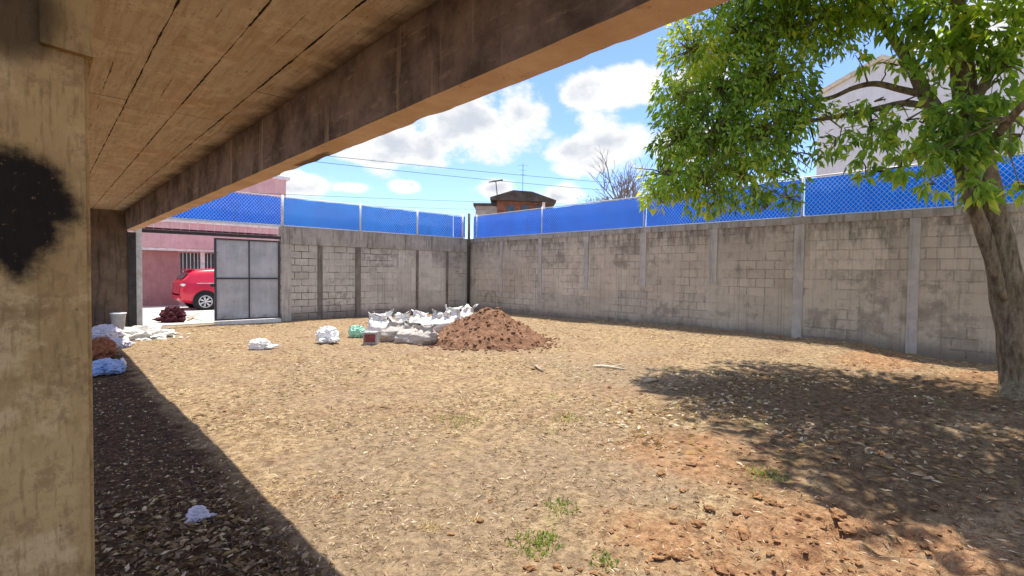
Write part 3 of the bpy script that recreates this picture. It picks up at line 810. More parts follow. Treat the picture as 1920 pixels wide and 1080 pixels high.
# ------------------------------------------------------------------ warehouse behind the right wall
XW = 22.0
wh = empty('warehouse', (XW, 0, 0), 'big light grey shed with gabled roofs standing behind the right wall and the tree', 'warehouse')
wy = lambda px: on_x(px, 400, XW).y
pts = [(wy(1535), 0)]
tops = [(1535, 180), (1655, 112), (1745, 135), (1880, 100)]
tp = [(on_x(px, py, XW).y, on_x(px, py, XW).z) for px, py in tops]
y_, step_ = tp[-1][0], 2.0
for i in range(1, 7): tp.append((y_-step_*i, 7.9 if i % 2 else 8.9))
poly = [(tp[0][0], -.2)] + tp + [(tp[-1][0], -.2)]
MB().prism(poly, 'x', XW, XW+26).build('wall', M['warehouse'], wh)
for (a, b) in zip(tp, tp[1:]):
    MB().prism([(a[0]+.0, a[1]+.01), (b[0], b[1]+.01), (b[0], b[1]+.16), (a[0], a[1]+.16)], 'x', XW-.12, XW+26.2).build('roof', M['cream'], wh)

# ------------------------------------------------------------------ bare trees far behind
def bare_tree(px, d, htop, seed, label, lean=0, leaves=0):
    rnd = random.Random(seed)
    b = at(px, 400, d); b.z = 0
    root = empty('bare_tree', b, label, 'tree', 'thin trees beyond the right wall')
    mb = MB(); lf = MB()
    def grow(p, dirv, ln, r, lvl):
        q = p; pts = [p]; dd = dirv.copy()
        for i in range(3):
            dd = (dd + Vector((rnd.uniform(-.22, .22), rnd.uniform(-.22, .22), rnd.uniform(-.05, .15)))).normalized()
            q = q + dd*ln/3; pts.append(q)
        mb.tube(pts, [r, r*.85, r*.7, r*.55], 5 if lvl < 2 else 3, lvl < 1)
        if leaves and lvl >= 3:
            for _ in range(leaves):
                leaf(lf, q + Vector((rnd.uniform(-.3, .3),)*3) + Vector((rnd.uniform(-.3, .3), rnd.uniform(-.3, .3), rnd.uniform(-.3, .3))), Vector((rnd.uniform(-1, 1), rnd.uniform(-1, 1), rnd.uniform(-1, .3))), rnd.uniform(.10, .2), .06, rnd.random(), rnd)
        if lvl >= 6: return
        for k in range(3 if lvl < 4 else 2):
            nd = (dd + Vector((rnd.uniform(-.75, .75), rnd.uniform(-.75, .75), rnd.uniform(-.15, .55)))).normalized()
            grow(pts[rnd.choice((2, 3, 3))], nd, ln*rnd.uniform(.6, .82), r*.62, lvl+1)
    grow(b, Vector((lean*e1.x, lean*e1.y, 1)).normalized(), htop*.34, .21, 0)
    mb.build('trunk', M['bare_bark'], root)
    if leaves: lf.build('crown', M['olive'], root)

def leaf(mb, base, axis_, ln, wd_, tone, rnd, fold=.25):
    axis_ = axis_.normalized()
    side = axis_.cross(Vector((rnd.uniform(-1, 1), rnd.uniform(-1, 1), rnd.uniform(-1, 1)+.3)))
    if side.length < .01: side = Vector((1, 0, 0))
    side.normalize(); nrm = side.cross(axis_)
    droop = Vector((0, 0, -1))*ln*.12
    m1 = base + axis_*ln*.42; tip = base + axis_*ln + droop
    l = m1 + side*wd_*.5 + nrm*wd_*fold; r = m1 - side*wd_*.5 + nrm*wd_*fold
    mb.add([tuple(base), tuple(l), tuple(m1), tuple(r), tuple(tip)], [(0, 2, 1), (0, 3, 2), (2, 4, 1), (3, 4, 2)], tone)

bare_tree(1178, 30, 8.6, 5, 'tall leafless grey tree beyond the fence, touching the green crown', .1)
bare_tree(1128, 33, 6.6, 8, 'smaller half bare tree with olive leaves beyond the fence, left of the leafless one', 0, 6)

SDX, SDY = .25, .14      # how far the sun leans to the right and beyond
# ------------------------------------------------------------------ the yard tree
rnd = random.Random(4)
tr = empty('yard_tree', ground(1908, 745), 'leaning leafy tree with a thick bare trunk at the right of the yard', 'tree')
tk = MB()
def curve(pts, n):
    P = [Vector(p[:3]) for p in pts]; rr = [p[3] for p in pts]; out = []; ro = []
    for i in range(len(P)-1):
        p0, p1, p2, p3 = P[max(i-1, 0)], P[i], P[i+1], P[min(i+2, len(P)-1)]
        for k in range(n):
            t = k/n
            out.append(.5*((2*p1)+(p2-p0)*t+(2*p0-5*p1+4*p2-p3)*t*t+(3*p1-p0-3*p2+p3)*t**3)); ro.append(rr[i]+(rr[i+1]-rr[i])*t)
    out.append(P[-1]); ro.append(rr[-1]); return out, ro
def pp(px, py, d, r): q = at(px, py, d); return (q.x, q.y, q.z, r)
base = ground(1912, 752)
def limb(pts, n=6, sides=10):
    P, rr = curve(pts, n); tk.tube(P, rr, sides); return P
trunk = limb([(base.x, base.y, base.z-.25, .24), pp(1911, 725, 6.55, .20), pp(1900, 620, 6.55, .18), pp(1880, 500, 6.55, .172), pp(1858, 400, 6.55, .165),
              pp(1838, 310, 6.55, .155), pp(1818, 225, 6.6, .135), pp(1806, 140, 6.65, .12), pp(1800, 60, 6.7, .10), pp(1790, -60, 6.8, .075), pp(1780, -220, 6.9, .05)], 8, 16)
# knobbly bark
tk.v = [tuple(Vector(v) + Vector((nz(v[0]*5, v[1]*5, v[2]*3), nz(v[1]*5, v[2]*3, v[0]*5), 0))*.022) for v in tk.v]
limb([pp(1880, 560, 6.45, .05), pp(1848, 450, 6.4, .085), pp(1822, 380, 6.4, .075), pp(1795, 310, 6.45, .06), pp(1775, 260, 6.5, .045), pp(1762, 205, 6.6, .03)])
limb([pp(1812, 262, 6.58, .10), pp(1770, 225, 6.7, .095), pp(1737, 180, 6.8, .09), pp(1712, 130, 6.95, .08), pp(1680, 80, 7.1, .065), pp(1640, 28, 7.3, .05), pp(1580, -40, 7.5, .04)])
B2 = limb([pp(1735, 178, 6.8, .05), pp(1690, 168, 6.95, .045), pp(1642, 157, 7.1, .04), pp(1600, 165, 7.3, .035), pp(1550, 185, 7.4, .03), pp(1470, 190, 7.6, .025)])
B3 = limb([pp(1752, 205, 6.75, .045), pp(1700, 193, 6.9, .042), pp(1640, 205, 7.0, .04), pp(1589, 215, 7.2, .035), pp(1530, 225, 7.35, .03), pp(1430, 240, 7.6, .025), pp(1330, 260, 7.7, .02)])
B4 = limb([pp(1640, 28, 7.3, .045), pp(1560, 30, 7.5, .04), pp(1460, 60, 7.7, .03), pp(1350, 110, 7.8, .02)])
B5 = limb([pp(1815, 215, 6.6, .07), pp(1860, 130, 6.4, .055), pp(1910, 40, 6.3, .045), pp(1990, -60, 6.2, .03)])
B6 = limb([pp(1838, 305, 6.55, .07), pp(1880, 240, 6.0, .05), pp(1940, 180, 5.6, .04), pp(2050, 120, 5.3, .025)])
nodes_ = B2[8:] + B3[8:] + B4 + B5[8:] + B6[8:] + trunk[40:]
crown = MB()
# (px, py, radius px, depth, density, leaf length, thin)
BL = [(1300, 95, 66, 7.8, 1), (1385, 60, 85, 7.8, 1), (1475, 50, 90, 7.6, 1), (1555, 35, 68, 7.5, .8), (1275, 185, 58, 7.7, 1), (1352, 170, 85, 7.8, 1), (1440, 155, 90, 7.6, 1), (1492, 215, 50, 7.4, .9),
      (1270, 262, 58, 7.7, 1), (1340, 270, 82, 7.7, 1), (1425, 255, 80, 7.5, 1), (1255, 330, 50, 7.6, 1), (1318, 345, 58, 7.6, 1), (1400, 335, 62, 7.5, .8), (1228, 368, 30, 7.5, .8), (1335, 385, 22, 7.5, .8),
      (1462, 320, 48, 7.4, .35), (1478, 372, 34, 7.4, .45), (1440, 385, 26, 7.4, .45), (1520, 290, 40, 7.3, .22), (1545, 215, 30, 7.3, .35), (1600, -30, 90, 7.3, .9), (1400, -60, 110, 7.8, .9), (1500, -90, 110, 7.5, .9), (1580, 75, 35, 7.4, .4)]
BR = [(1700, 225, 42, 6.6, .5), (1650, 255, 36, 6.7, .45), (1722, 285, 42, 6.5, .6), (1795, 215, 48, 6.3, .7), (1775, 95, 55, 6.5, .6), (1840, 70, 62, 6.4, .7), (1715, 50, 42, 6.8, .55), (1890, 125, 48, 6.2, .6),
      (1880, 205, 42, 6.2, .55), (1858, 280, 34, 6.2, .5), (1795, 285, 46, 6.3, .7), (1832, 355, 30, 6.25, .8), (1752, 345, 22, 6.3, .6), (1690, 312, 24, 6.4, .5), (1615, 300, 30, 6.7, .3), (1905, 30, 55, 6.1, .6),
      (1565, 275, 26, 6.9, .3), (1912, 255, 22, 5.8, .5), (1912, 350, 20, 5.8, .6), (1665, 20, 40, 6.9, .5), (1780, 20, 60, 6.6, .7), (1845, 170, 40, 6.2, .5), (1820, 255, 36, 6.25, .7), (1740, 165, 20, 6.6, .3), (1660, 320, 16, 6.5, .5), (1672, 120, 26, 6.8, .4), (1610, 110, 22, 7.0, .35), (1640, 190, 20, 6.8, .3), (1600, 205, 24, 7.0, .5), (1690, 268, 28, 6.6, .5), (1655, 225, 22, 6.8, .4), (1590, 250, 26, 7.0, .45), (1730, 230, 26, 6.5, .5), (1625, 330, 18, 6.8, .4)]
def nearest(q): return min(nodes_, key=lambda n_: (n_-q).length)
def cluster(c, r, n, ln, wd_, thin, tb=0.0):
    tw = []
    for _ in range(max(3, int(n/26))):
        e = c + Vector((rnd.gauss(0, .45), rnd.gauss(0, .45), rnd.gauss(0, .42)))*r
        tw.append(e)
        s = nearest(e) if _ == 0 else c
        if (s-e).length > 1.1: s = c
        mid = s.lerp(e, .5) + Vector((rnd.uniform(-.1, .1), rnd.uniform(-.1, .1), .10*r))
        tk.tube([s, mid, e], [.014, .009, .004], 4, False)
    k = 0; tries = 0
    while k < n and tries < n*6:
        tries += 1
        d = Vector((rnd.gauss(0, 1), rnd.gauss(0, 1), rnd.gauss(0, 1))).normalized()*(rnd.random()**.42)
        q = c + Vector((d.x, d.y, d.z*1.02))*r
        gap = mn.noise(q*2.6) + .5*mn.noise(q*6.1)
        if gap < thin: continue
        ax = Vector((rnd.uniform(-.8, .8), rnd.uniform(-.8, .8), rnd.uniform(-1.2, -.1))) + d*.7
        tone = .42 + tb + .30*mn.noise(q*1.4) + .16*mn.noise(q*4.0+Vector((9, 2, 4))) + rnd.gauss(0, .17)
        if rnd.random() < .05: tone += .35
        L = ln*rnd.uniform(.65, 1.25)
        leaf(crown, q, ax, L, L*wd_*rnd.uniform(.8, 1.2), max(0, min(1, tone)), rnd); k += 1
for (px, py, rp, d, dens) in BL:
    r = rp*d/F
    cluster(at(px, py, d), r, int(1180*dens*(r/.6)**2), .112, .40, -.22 if dens > .6 else -.02, .25 if (px, py) in ((1300, 95), (1228, 368), (1255, 330), (1335, 385)) else .0)
for (px, py, rp, d, dens) in BR:
    r = rp*d/F
    cluster(at(px, py, d), r, int(270*dens*(r/.35)**2), .165, .40, -.1)
# the upper crown, above the frame: it throws the broad shade over the yard
for i, (sx, sy, dn) in enumerate(((4.7, .7, 1), (5.5, 1.7, 1), (6.3, 2.8, 1), (5.4, .1, 1), (6.5, 1.2, 1), (7.3, 2.6, 1), (7.5, 1.5, 1), (8.3, 2.9, .9), (8.5, 1.7, .9),
                    (6.5, -.8, .9), (7.6, .2, .8), (8.8, .6, .75), (4.5, -.5, 1), (5.3, -1.5, .9), (6.8, -2, .8), (8.2, -1.2, .6), (6.9, 3.3, .8), (4.2, .1, 1), (4.1, -.9, .9), (7.9, .9, .7), (5.9, .6, .9), (5.9, -.9, .9))):
    r = 1.0; z = 6.2
    for _ in range(4):
        x, y = sx+SDX*z, sy+SDY*z
        d = fw.x*x + fw.y*y
        z = max(5.6, CAMZ + .575*d + r*.9)
    cluster(Vector((x, y, z)), r, int(820*dn), .20, .46, -.22)
tk.build('trunk', M['bark'], tr, smooth=True)
crown.build('crown', M['leaf'], tr)

# ------------------------------------------------------------------ dirt mound
mc = at(917, 640, 10.9); mc.z = 0
md = MB(); NR, NA = 46, 96
def mound(u, v):
    a = math.atan2(v, u); rr = math.hypot(u, v)
    R_ = 1.32 + .12*nz(math.cos(a)*1.6, math.sin(a)*1.6, 5)
    t = max(0, 1-rr/R_)
    h = .80*(1-(1-t)**1.35)*sstep(0, .12, t+.02) if t > 0 else 0
    h *= .93+.18*nz(u*1.7, v*1.7, 2)
    return h + (.05*nz(u*5, v*5, 3)+.035*nz(u*12, v*12, 1))*sstep(0, .1, t) - .03
for i in range(NR+1):
    rr = 1.5*i/NR
    for k in range(NA):
        a = 2*math.pi*k/NA; u, v = rr*math.cos(a), rr*math.sin(a)
        md.v.append((mc.x+u, mc.y+v, gz(mc.x+u, mc.y+v)+mound(u, v)))
for i in range(NR):
    for k in range(NA):
        a = i*NA+k; b = i*NA+(k+1) % NA; md.f.append((a, b, b+NA, a+NA))
for _ in range(620):
    a = rnd.uniform(0, 6.283); rr = 1.42*rnd.random()**.5 if _ < 420 else rnd.uniform(1.1, 1.3)+abs(rnd.gauss(0, .22)); u, v = rr*math.cos(a), rr*math.sin(a)
    s = rnd.uniform(.012, .05)*(1.3 if rnd.random() < .1 else 1)
    lump(md, (mc.x+u, mc.y+v, gz(mc.x+u, mc.y+v)+max(0, mound(u, v))+s*.2), s, s*.8, s*.7, rnd.random()*50, 1, .5, 1.6, yaw=rnd.random()*6)
tag(md.build('dirt_mound', M['soil'], loc=(mc.x, mc.y, 0)), 'heap of loose red brown soil beside the white sacks', 'dirt pile')

# ------------------------------------------------------------------ sacks
def sack(p, h, w_, d_, lean, yaw, seed, mat, label, tuft=.22):
    root = empty('sack', p, label, 'sack', 'white sacks heaped by the soil mound')
    mb = MB(); n, L = 24, 20
    cs, sn = math.cos(yaw), math.sin(yaw)
    for j in range(L+1):
        t = j/L
        sw = .92+.30*math.sin(math.pi*min(1, t*1.25)) if t < .7 else .95-.25*sstep(.7, .86, t)+.22*sstep(.88, 1, t)
        sd = .90+.34*math.sin(math.pi*min(1, t*1.3)) if t < .6 else .93-.80*sstep(.55, .90, t)
        for k in range(n):
            a = 2*math.pi*k/n
            c_, s_ = math.cos(a), math.sin(a)
            sq = (abs(c_)**3+abs(s_)**3)**(-1/3)
            wr = 1+.36*nz(c_*1.5+seed, s_*1.5, t*3+seed)+.20*nz(c_*4, s_*4+seed, t*8)
            u = w_*.5*sw*sq*c_*wr; v = d_*.5*sd*sq*s_*wr
            z = h*t*(1+.18*nz(c_*1.3, s_*1.3+seed, 2.0)*t)
            if t > .7:
                f_ = (t-.7)/.3
                z += f_*h*(.16*abs(c_)**2*(1 if c_*math.sin(seed*3) > -.2 else .2) - .05)
                v += f_*.05*math.sin(u*38+seed)
            u += lean*h*t*t + .05*nz(t*2, seed, 1)
            v += .16*h*t*t*math.sin(seed*2.1)
            mb.v.append((p[0]+u*cs-v*sn, p[1]+u*sn+v*cs, p[2]+z-.02))
    for j in range(L):
        for k in range(n):
            a = j*n+k; b = j*n+(k+1) % n; mb.f.append((a, b, b+n, a+n))
    mb.f.append(tuple(reversed(range(n)))); mb.f.append(tuple(L*n+k for k in range(n)))
    mb.build('body', M[mat], root, smooth=True)
    t2 = MB(); jj = int(L*.82)
    rp_ = [Vector(mb.v[jj*n+k % n]) for k in range(n+1)]
    t2.tube(rp_, .007, 4, False); t2.build('tie', M['wood'], root)
SK = [(712, 628, 11.2, .54, .44, .36, -.10, .3, 'sack', 'white sack at the left end of the row, behind the small carton'),
      (737, 632, 10.8, .44, .44, .36, .20, 1.0, 'sack_dirty', 'dusty sack second from the left end of the heap, front row'),
      (764, 638, 10.6, .40, .42, .38, .24, .5, 'sack_dirty', 'dusty grey sack leaning right in the middle of the front row'),
      (792, 640, 10.5, .38, .46, .40, .26, .1, 'sack_dirty', 'dusty grey sack in the front row touching the foot of the soil mound'),
      (718, 615, 11.6, .58, .46, .38, .0, .8, 'sack', 'pale sack in the back row behind the left pair'),
      (752, 613, 11.7, .54, .46, .38, .1, .2, 'sack', 'pale sack in the middle of the back row'),
      (786, 612, 11.8, .56, .46, .38, .1, 1.2, 'sack', 'pale sack in the back row behind the dusty pair'),
      (818, 612, 11.9, .58, .46, .38, .16, .6, 'sack', 'white sack in the back row just left of the mound'),
      (842, 610, 12.1, .66, .46, .40, .20, .4, 'sack', 'white sack with an upright pointed top behind the mound'),
      (868, 610, 12.2, .70, .40, .36, .24, .9, 'sack', 'white sack at the right end, tallest tip showing over the mound')]
for i, (px, py, d, h, w_, d_, ln, yw, mt, lb) in enumerate(SK):
    q = at(px, py, d); q.z = gz(q.x, q.y)
    sack(q, h, w_, d_, ln, -YAW + (yw-.6)*.5, i*1.7, mt, lb)

# ------------------------------------------------------------------ bags and litter as things
def bag(name, px, py, w_, h, mat, label, cat='bag', group=None, d_=None, seed=1, amp=.5, freq=1.8, tail=True, sub=4, yaw=0):
    q = ground(px, py)
    mb = MB()
    lump(mb, (q.x, q.y, q.z+h*.42), w_/2*.86, (d_ or w_*.8)/2*.86, h*.55, seed, sub, amp*.62, freq*1.35, True, .72, -YAW+yaw)
    if tail:   # knotted, crumpled ears of the bag
        rr = random.Random(seed)
        for k in range(3):
            a = rr.uniform(0, 6.28); ln = w_*rr.uniform(.22, .42)
            c = Vector((q.x+math.cos(a)*w_*.38, q.y+math.sin(a)*w_*.32, q.z+h*.25))
            lump(mb, c, ln, w_*.10, h*.13, seed+k*3, 3, .55, 2.4, True, .9, a)
    o = mb.build(name, M[mat], smooth=False, loc=(q.x, q.y, q.z))
    return tag(o, label, cat, group)
bag('plastic_bag', 487, 655, .40, .20, 'bag_white', 'small flat white bag lying alone on the dry grass', seed=2)
bag('plastic_bag', 614, 643, .46, .34, 'bag_white', 'puffed white bag on the dry grass left of the mint green bag', seed=5)
bag('plastic_bag', 669, 632, .38, .26, 'bag_mint', 'mint green bag beside the sacks', seed=7, tail=False)
bag('plastic_bag', 198, 637, .62, .30, 'bag_lilac', 'crumpled pale lilac bag in front of the grey bucket', seed=9)
bag('plastic_bag', 226, 634, .40, .15, 'bag_white', 'white bag in shade right beside the foot of the bucket', seed=12)
bag('plastic_bag', 222, 652, .42, .18, 'bag_lilac', 'flattened lilac bag on the edge of the shadow, above the rusty bag', seed=14)
bag('rag_bundle', 186, 672, .52, .34, 'bag_orange', 'rusty orange bundle against the column edge behind the blue plastic', 'bundle', seed=17, tail=False)
bag('plastic_sheet', 200, 700, .50, .20, 'bag_blue', 'crumpled pale blue plastic at the column edge', 'plastic sheet', seed=19)
bag('plastic_scrap', 370, 975, .12, .08, 'bag_lilac', 'small bluish plastic scrap among dark leaves in the shadow strip', 'plastic scrap', seed=23)
bag('rubbish_heap', 324, 605, .62, .44, 'maroon', 'dark maroon cloth heap lying in the open gateway', 'rubbish heap', seed=29, amp=.6)
# white stub
q = ground(232, 690); mb = MB(); mb.tube([(q.x, q.y, q.z-.01), (q.x+.01, q.y, q.z+.07), (q.x-.02, q.y+.02, q.z+.15)], [.022, .026, .020], 8)
tag(mb.build('plastic_bottle', M['bag_white'], smooth=True, loc=q), 'small white upright bottle at the edge of the shadow near the blue plastic', 'bottle')
# plaster rubble
q = ground(268, 632); mb = MB(); rr = random.Random(3)
for k in range(110):
    u, v = rr.gauss(0, .36), rr.gauss(0, .30); s = rr.uniform(.03, .10)*(1.25-min(1, math.hypot(u, v)))
    lump(mb, (q.x+u, q.y+v, q.z+.08*max(0, 1-math.hypot(u, v)*1.6)+s*.2), s*1.3, s, s*.6, k*1.3, 1, .4, 1.4, yaw=rr.random()*6)
lump(mb, (q.x, q.y, q.z-.02), .60, .50, .24, 4, 4, .45, 3.5)
tag(mb.build('rubble_heap', M['plaster'], loc=q), 'low spread heap of white plaster rubble at the foot of the gate post', 'rubble heap')
# bucket
q = ground(222, 622)
bk = empty('bucket', q, 'grey bucket with a white rim standing before the dark wall', 'bucket')
mb = MB(); mb.tube([(q.x, q.y, q.z), (q.x, q.y, q.z+.42)], [.115, .145], 20); mb.build('pail', M['bucket'], bk, smooth=False)
mb = MB(); mb.tube([(q.x+.15*math.cos(a), q.y+.15*math.sin(a), q.z+.425) for a in [2*math.pi*i/20 for i in range(21)]], .014, 6, False); mb.build('rim', M['bag_white'], bk, smooth=True)
mb = MB(); mb.tube([(q.x+.165*math.cos(a)*rt.x, q.y+.165*math.cos(a)*rt.y-.05, q.z+.39-.16*math.sin(a)) for a in [math.pi*i/12 for i in range(13)]], .005, 5); mb.build('handle', M['galv'], bk, smooth=True)
# carton
q = ground(696, 645)
ct = empty('carton', q, 'small grey carton with a maroon front panel between the mint bag and the sacks', 'carton')
def rbox(mb, c, a0, a1, b0, b1, z0, z1, yaw):
    u = Vector((math.cos(yaw), math.sin(yaw), 0)); v = Vector((-u.y, u.x, 0))
    P = lambda a, b, z: tuple(Vector(c)+u*a+v*b+Vector((0, 0, z)))
    mb.add([P(a0,b0,z0),P(a1,b0,z0),P(a1,b1,z0),P(a0,b1,z0),P(a0,b0,z1),P(a1,b0,z1),P(a1,b1,z1),P(a0,b1,z1)], [(0,3,2,1),(4,5,6,7),(0,1,5,4),(1,2,6,5),(2,3,7,6),(3,0,4,7)]); return mb
rbox(MB(), q, -.14, .14, -.1, .1, 0, .26, -YAW).build('box', M['bucket'], ct, bevel=.006)
rbox(MB(), q, -.11, .11, -.106, -.1005, .05, .21, -YAW).build('front_panel', M['box_red'], ct)
for (a0, a1) in ((-.14, -.01), (.01, .14)):
    rbox(MB(), q, a0, a1, -.17, -.104, .245, .252, -YAW).build('flap', M['bucket'], ct)
# sticks at the gateway and on the ground
def stick(pa, pb, r, mat, label, group=None, bend=.03, lift=0.0):
    a, b = ground(*pa), ground(*pb); a.z += r*.7; b.z += r*.7+lift
    mid = a.lerp(b, .5)+Vector((rnd.uniform(-1, 1)*bend, rnd.uniform(-1, 1)*bend, bend*.4))
    mb = MB(); mb.tube([a, a.lerp(mid, .6)+Vector((0, 0, bend*.2)), mid, b], [r, r*1.1, r*.9, r*.6], 7)
    if r < .05:
        c = mid+Vector((rnd.uniform(-.2, .2), rnd.uniform(-.2, .2), .05)); mb.tube([mid, c], [r*.6, r*.3], 5)
    tag(mb.build('stick', M[mat], smooth=True, loc=a), label, 'stick', group)
stick((345, 596), (380, 603), .03, 'pale_wood', 'pale stick lying flat beside the maroon heap in the gateway')
stick((352, 603), (372, 596), .03, 'wood', 'brown stick leaning across the pale one in the gateway', lift=.12)
stick((1005, 688), (1018, 698), .025, 'wood', 'short forked brown stick on the grass below the mound')
stick((1112, 688), (1170, 694), .02, 'pale_wood', 'long bleached stick lying left of the tree shadow')
stick((1205, 718), (1235, 714), .025, 'wood', 'thin dark twig at the left tip of the tree shadow')

# ------------------------------------------------------------------ clods and stones seen one by one
CL = [(1592, 992, .075), (1518, 978, .085), (1570, 968, .06), (1535, 985, .05), (1640, 1000, .05), (1240, 890, .045), (1298, 872, .04), (1142, 727, .06), (1182, 772, .06), (1450, 945, .05), (1460, 1010, .05), (1310, 985, .045),
      (1330, 955, .04), (992, 1068, .05), (1045, 1066, .04), (920, 940, .035), (845, 1003, .03), (630, 935, .035), (1280, 920, .025), (1062, 782, .05), (1395, 1005, .05), (1240, 1045, .05), (1350, 1070, .05), (1700, 1030, .06), (1480, 1040, .04),
      (1420, 930, .04), (880, 690, .05), (1560, 830, .06), (1480, 820, .05), (1380, 770, .05), (1720, 890, .05), (1650, 850, .05)]
proto = None
mbv = []
for k in range(6):
    mb = MB(); lump(mb, (0, 0, 0), 1.2, .85, .6, k*2.3+1, 3, .6, 1.6)
    o = mb.build('soil_clod', M['clod']); mbv.append(o)
for i, (px, py, s) in enumerate(CL):
    src = mbv[i % 6]
    if i < 6: o = src
    else:
        o = src.copy(); col.objects.link(o)
    q = ground(px, py); o.location = (q.x, q.y, q.z+s*.10); s *= .82 if (px > 1230 and py > 850) else .55; o.scale = (s, s, s); o.rotation_euler = (0, 0, i*1.9)
    tag(o, 'lump of dark reddish soil lying loose on the ground of the yard', 'clod', 'soil clods scattered over the yard')

# ------------------------------------------------------------------ countless crumbs, dry litter, grass
def fan(rmin, rmax, a0=-47, a1=52):
    a = YAW + R(rnd.uniform(a0, a1)); r = rmin*(rmax/rmin)**rnd.random()
    return math.sin(a)*r, math.cos(a)*r, r
cr = MB()
k = 0
while k < 1700:
    x, y, r = fan(1.6, 13)
    if not (0 < x < 11.8 and y < 15): continue
    o_ = (1-sstep(.3, 2.0, abs(y-.1*x-.3)))*sstep(1.3, 2.2, x)
    if rnd.random() > .03+.97*o_: continue
    s = rnd.uniform(.004, .014)*(1+1.1*(rnd.random() < .10))*(1+r*.03)
    lump(cr, (x, y, gz(x, y)+s*.25), s*1.2, s, s*.7, k*.37, 1, .5, 1.5, yaw=rnd.random()*6); k += 1
tag(cr.build('soil_crumbs', M['clod']), 'loose crumbs of red brown soil strewn over the yard', 'soil crumbs', kind='stuff')

lt = MB(); k = 0
while k < 48000:
    x, y, r = fan(1.4, 15.5)
    if not (-1.5 < x < 11.9 and y < 15.1): continue
    shade = x < 1.0
    o_ = (1-sstep(.3, 1.6, abs(y-.1*x-.3)))*sstep(1.4, 2.2, x)
    if rnd.random() < .7*o_: continue
    dr = mn.noise(Vector((x*.8, y*.8, 2))) + .6*mn.noise(Vector((x*2.7, y*2.7, 5)))
    if rnd.random() > .12+.95*sstep(-.35, .35, dr) and not shade: continue
    und = 1 if math.hypot((x-6.8)/3, (y-2)/2) < 1 else 0
    if shade: L = rnd.uniform(.015, .06)*(.7 if y > 4 else 1); wd_ = rnd.uniform(.25, .55); tone = rnd.choice((.02, .05, .1, .15, .2, .25, .3, .35, .5, .9)); lift = .02
    elif und and rnd.random() < .5: L = rnd.uniform(.04, .09); wd_ = rnd.uniform(.35, .5); tone = rnd.uniform(.2, .9); lift = .012
    else: L = rnd.uniform(.02, .065)*(.5+.5*sstep(1.5, 6, r)+r*.05); wd_ = rnd.uniform(.08, .2); tone = min(1, max(0, rnd.gauss(.70, .2))) if rnd.random() > .42 else rnd.uniform(0, .18); lift = .012
    a = rnd.random()*6.283
    ax = Vector((math.cos(a), math.sin(a), rnd.uniform(-.1, .45)))
    leaf(lt, Vector((x, y, gz(x, y)+rnd.random()*lift+.002)), ax, L, L*wd_, tone, rnd, .12); k += 1
tag(lt.build('dry_litter', M['litter']), 'dry straw and fallen leaves covering the ground', 'litter', kind='stuff')

def tuft(px, py, n, h, spread, label, lo=.2, hi=1, mat='grass', group='green grass tufts in the yard'):
    q = ground(px, py); mb = MB()
    for _ in range(n):
        a = rnd.random()*6.283; rr_ = spread*rnd.random()**.7
        x, y = q.x+rr_*math.cos(a), q.y+rr_*math.sin(a)
        leaf(mb, Vector((x, y, gz(x, y)-.005)), Vector((rnd.gauss(0, .5), rnd.gauss(0, .5), 1)), h*rnd.uniform(.5, 1.2), .010, rnd.uniform(lo, hi), rnd, .1)
    tag(mb.build('grass_tuft', M[mat], loc=q), label, 'grass tuft', group)
tuft(1005, 1022, 190, .05, .15, 'largest green grass tuft, at the front centre of the yard')
tuft(1052, 950, 90, .042, .13, 'sparse green tuft just beyond the largest one')
tuft(1135, 1056, 70, .045, .08, 'small bright green tuft on orange soil at the bottom edge')
tuft(1440, 892, 140, .045, .16, 'yellowish tuft at the lower edge of the tree shadow', .5, 1)
tuft(860, 790, 120, .05, .28, 'wide dry yellow green tuft in the middle of the yard', .6, 1)
tuft(1065, 785, 80, .05, .18, 'dry tuft with a dark clod in it, right of the middle', .6, 1)

tuft(882, 974, 60, .04, .06, 'pale straw coloured tuft, farther of two beside a dark clod at the front', .85, 1, 'litter', 'dry pale tufts at the front of the yard')
tuft(808, 988, 80, .04, .07, 'pale straw coloured tuft, nearer and wider of the two at the front', .8, 1, 'litter', 'dry pale tufts at the front of the yard')
# ------------------------------------------------------------------ light
SD = Vector((SDX, SDY, 1)).normalized()
sun = bpy.data.objects.new('sun', bpy.data.lights.new('sun', 'SUN')); col.objects.link(sun)
sun.data.energy = 2.85; sun.data.angle = R(.53); sun.data.color = (1.0, .94, .82)
sun.rotation_euler = SD.to_track_quat('Z', 'Y').to_euler()

w = bpy.data.worlds.new('World'); sc.world = w; w.use_nodes = True
nt = w.node_tree; nt.nodes.clear()
def N_(t, **k):
    n = nt.nodes.new('ShaderNode'+t)
    for a, b in k.items(): setattr(n, a, b)
    return n
def lk(a, b): nt.links.new(a, b)
sky = N_('TexSky', sky_type='NISHITA', sun_disc=False)
sky.sun_elevation = math.asin(SD.z); sky.sun_rotation = math.atan2(SD.x, SD.y)
sky.air_density = 1.0; sky.dust_density = .6; sky.ozone_density = 2.2; sky.altitude = 900
tc = N_('TexCoord'); D = tc.outputs['Generated']
nrmz = N_('VectorMath', operation='NORMALIZE'); lk(D, nrmz.inputs[0]); V = nrmz.outputs[0]
def wm(op, a, b=None, clamp=False):
    n = N_('Math', operation=op, use_clamp=clamp)
    for i, x in enumerate((a, b)):
        if x is None: continue
        if isinstance(x, (int, float)): n.inputs[i].default_value = x
        else: lk(x, n.inputs[i])
    return n.outputs[0]
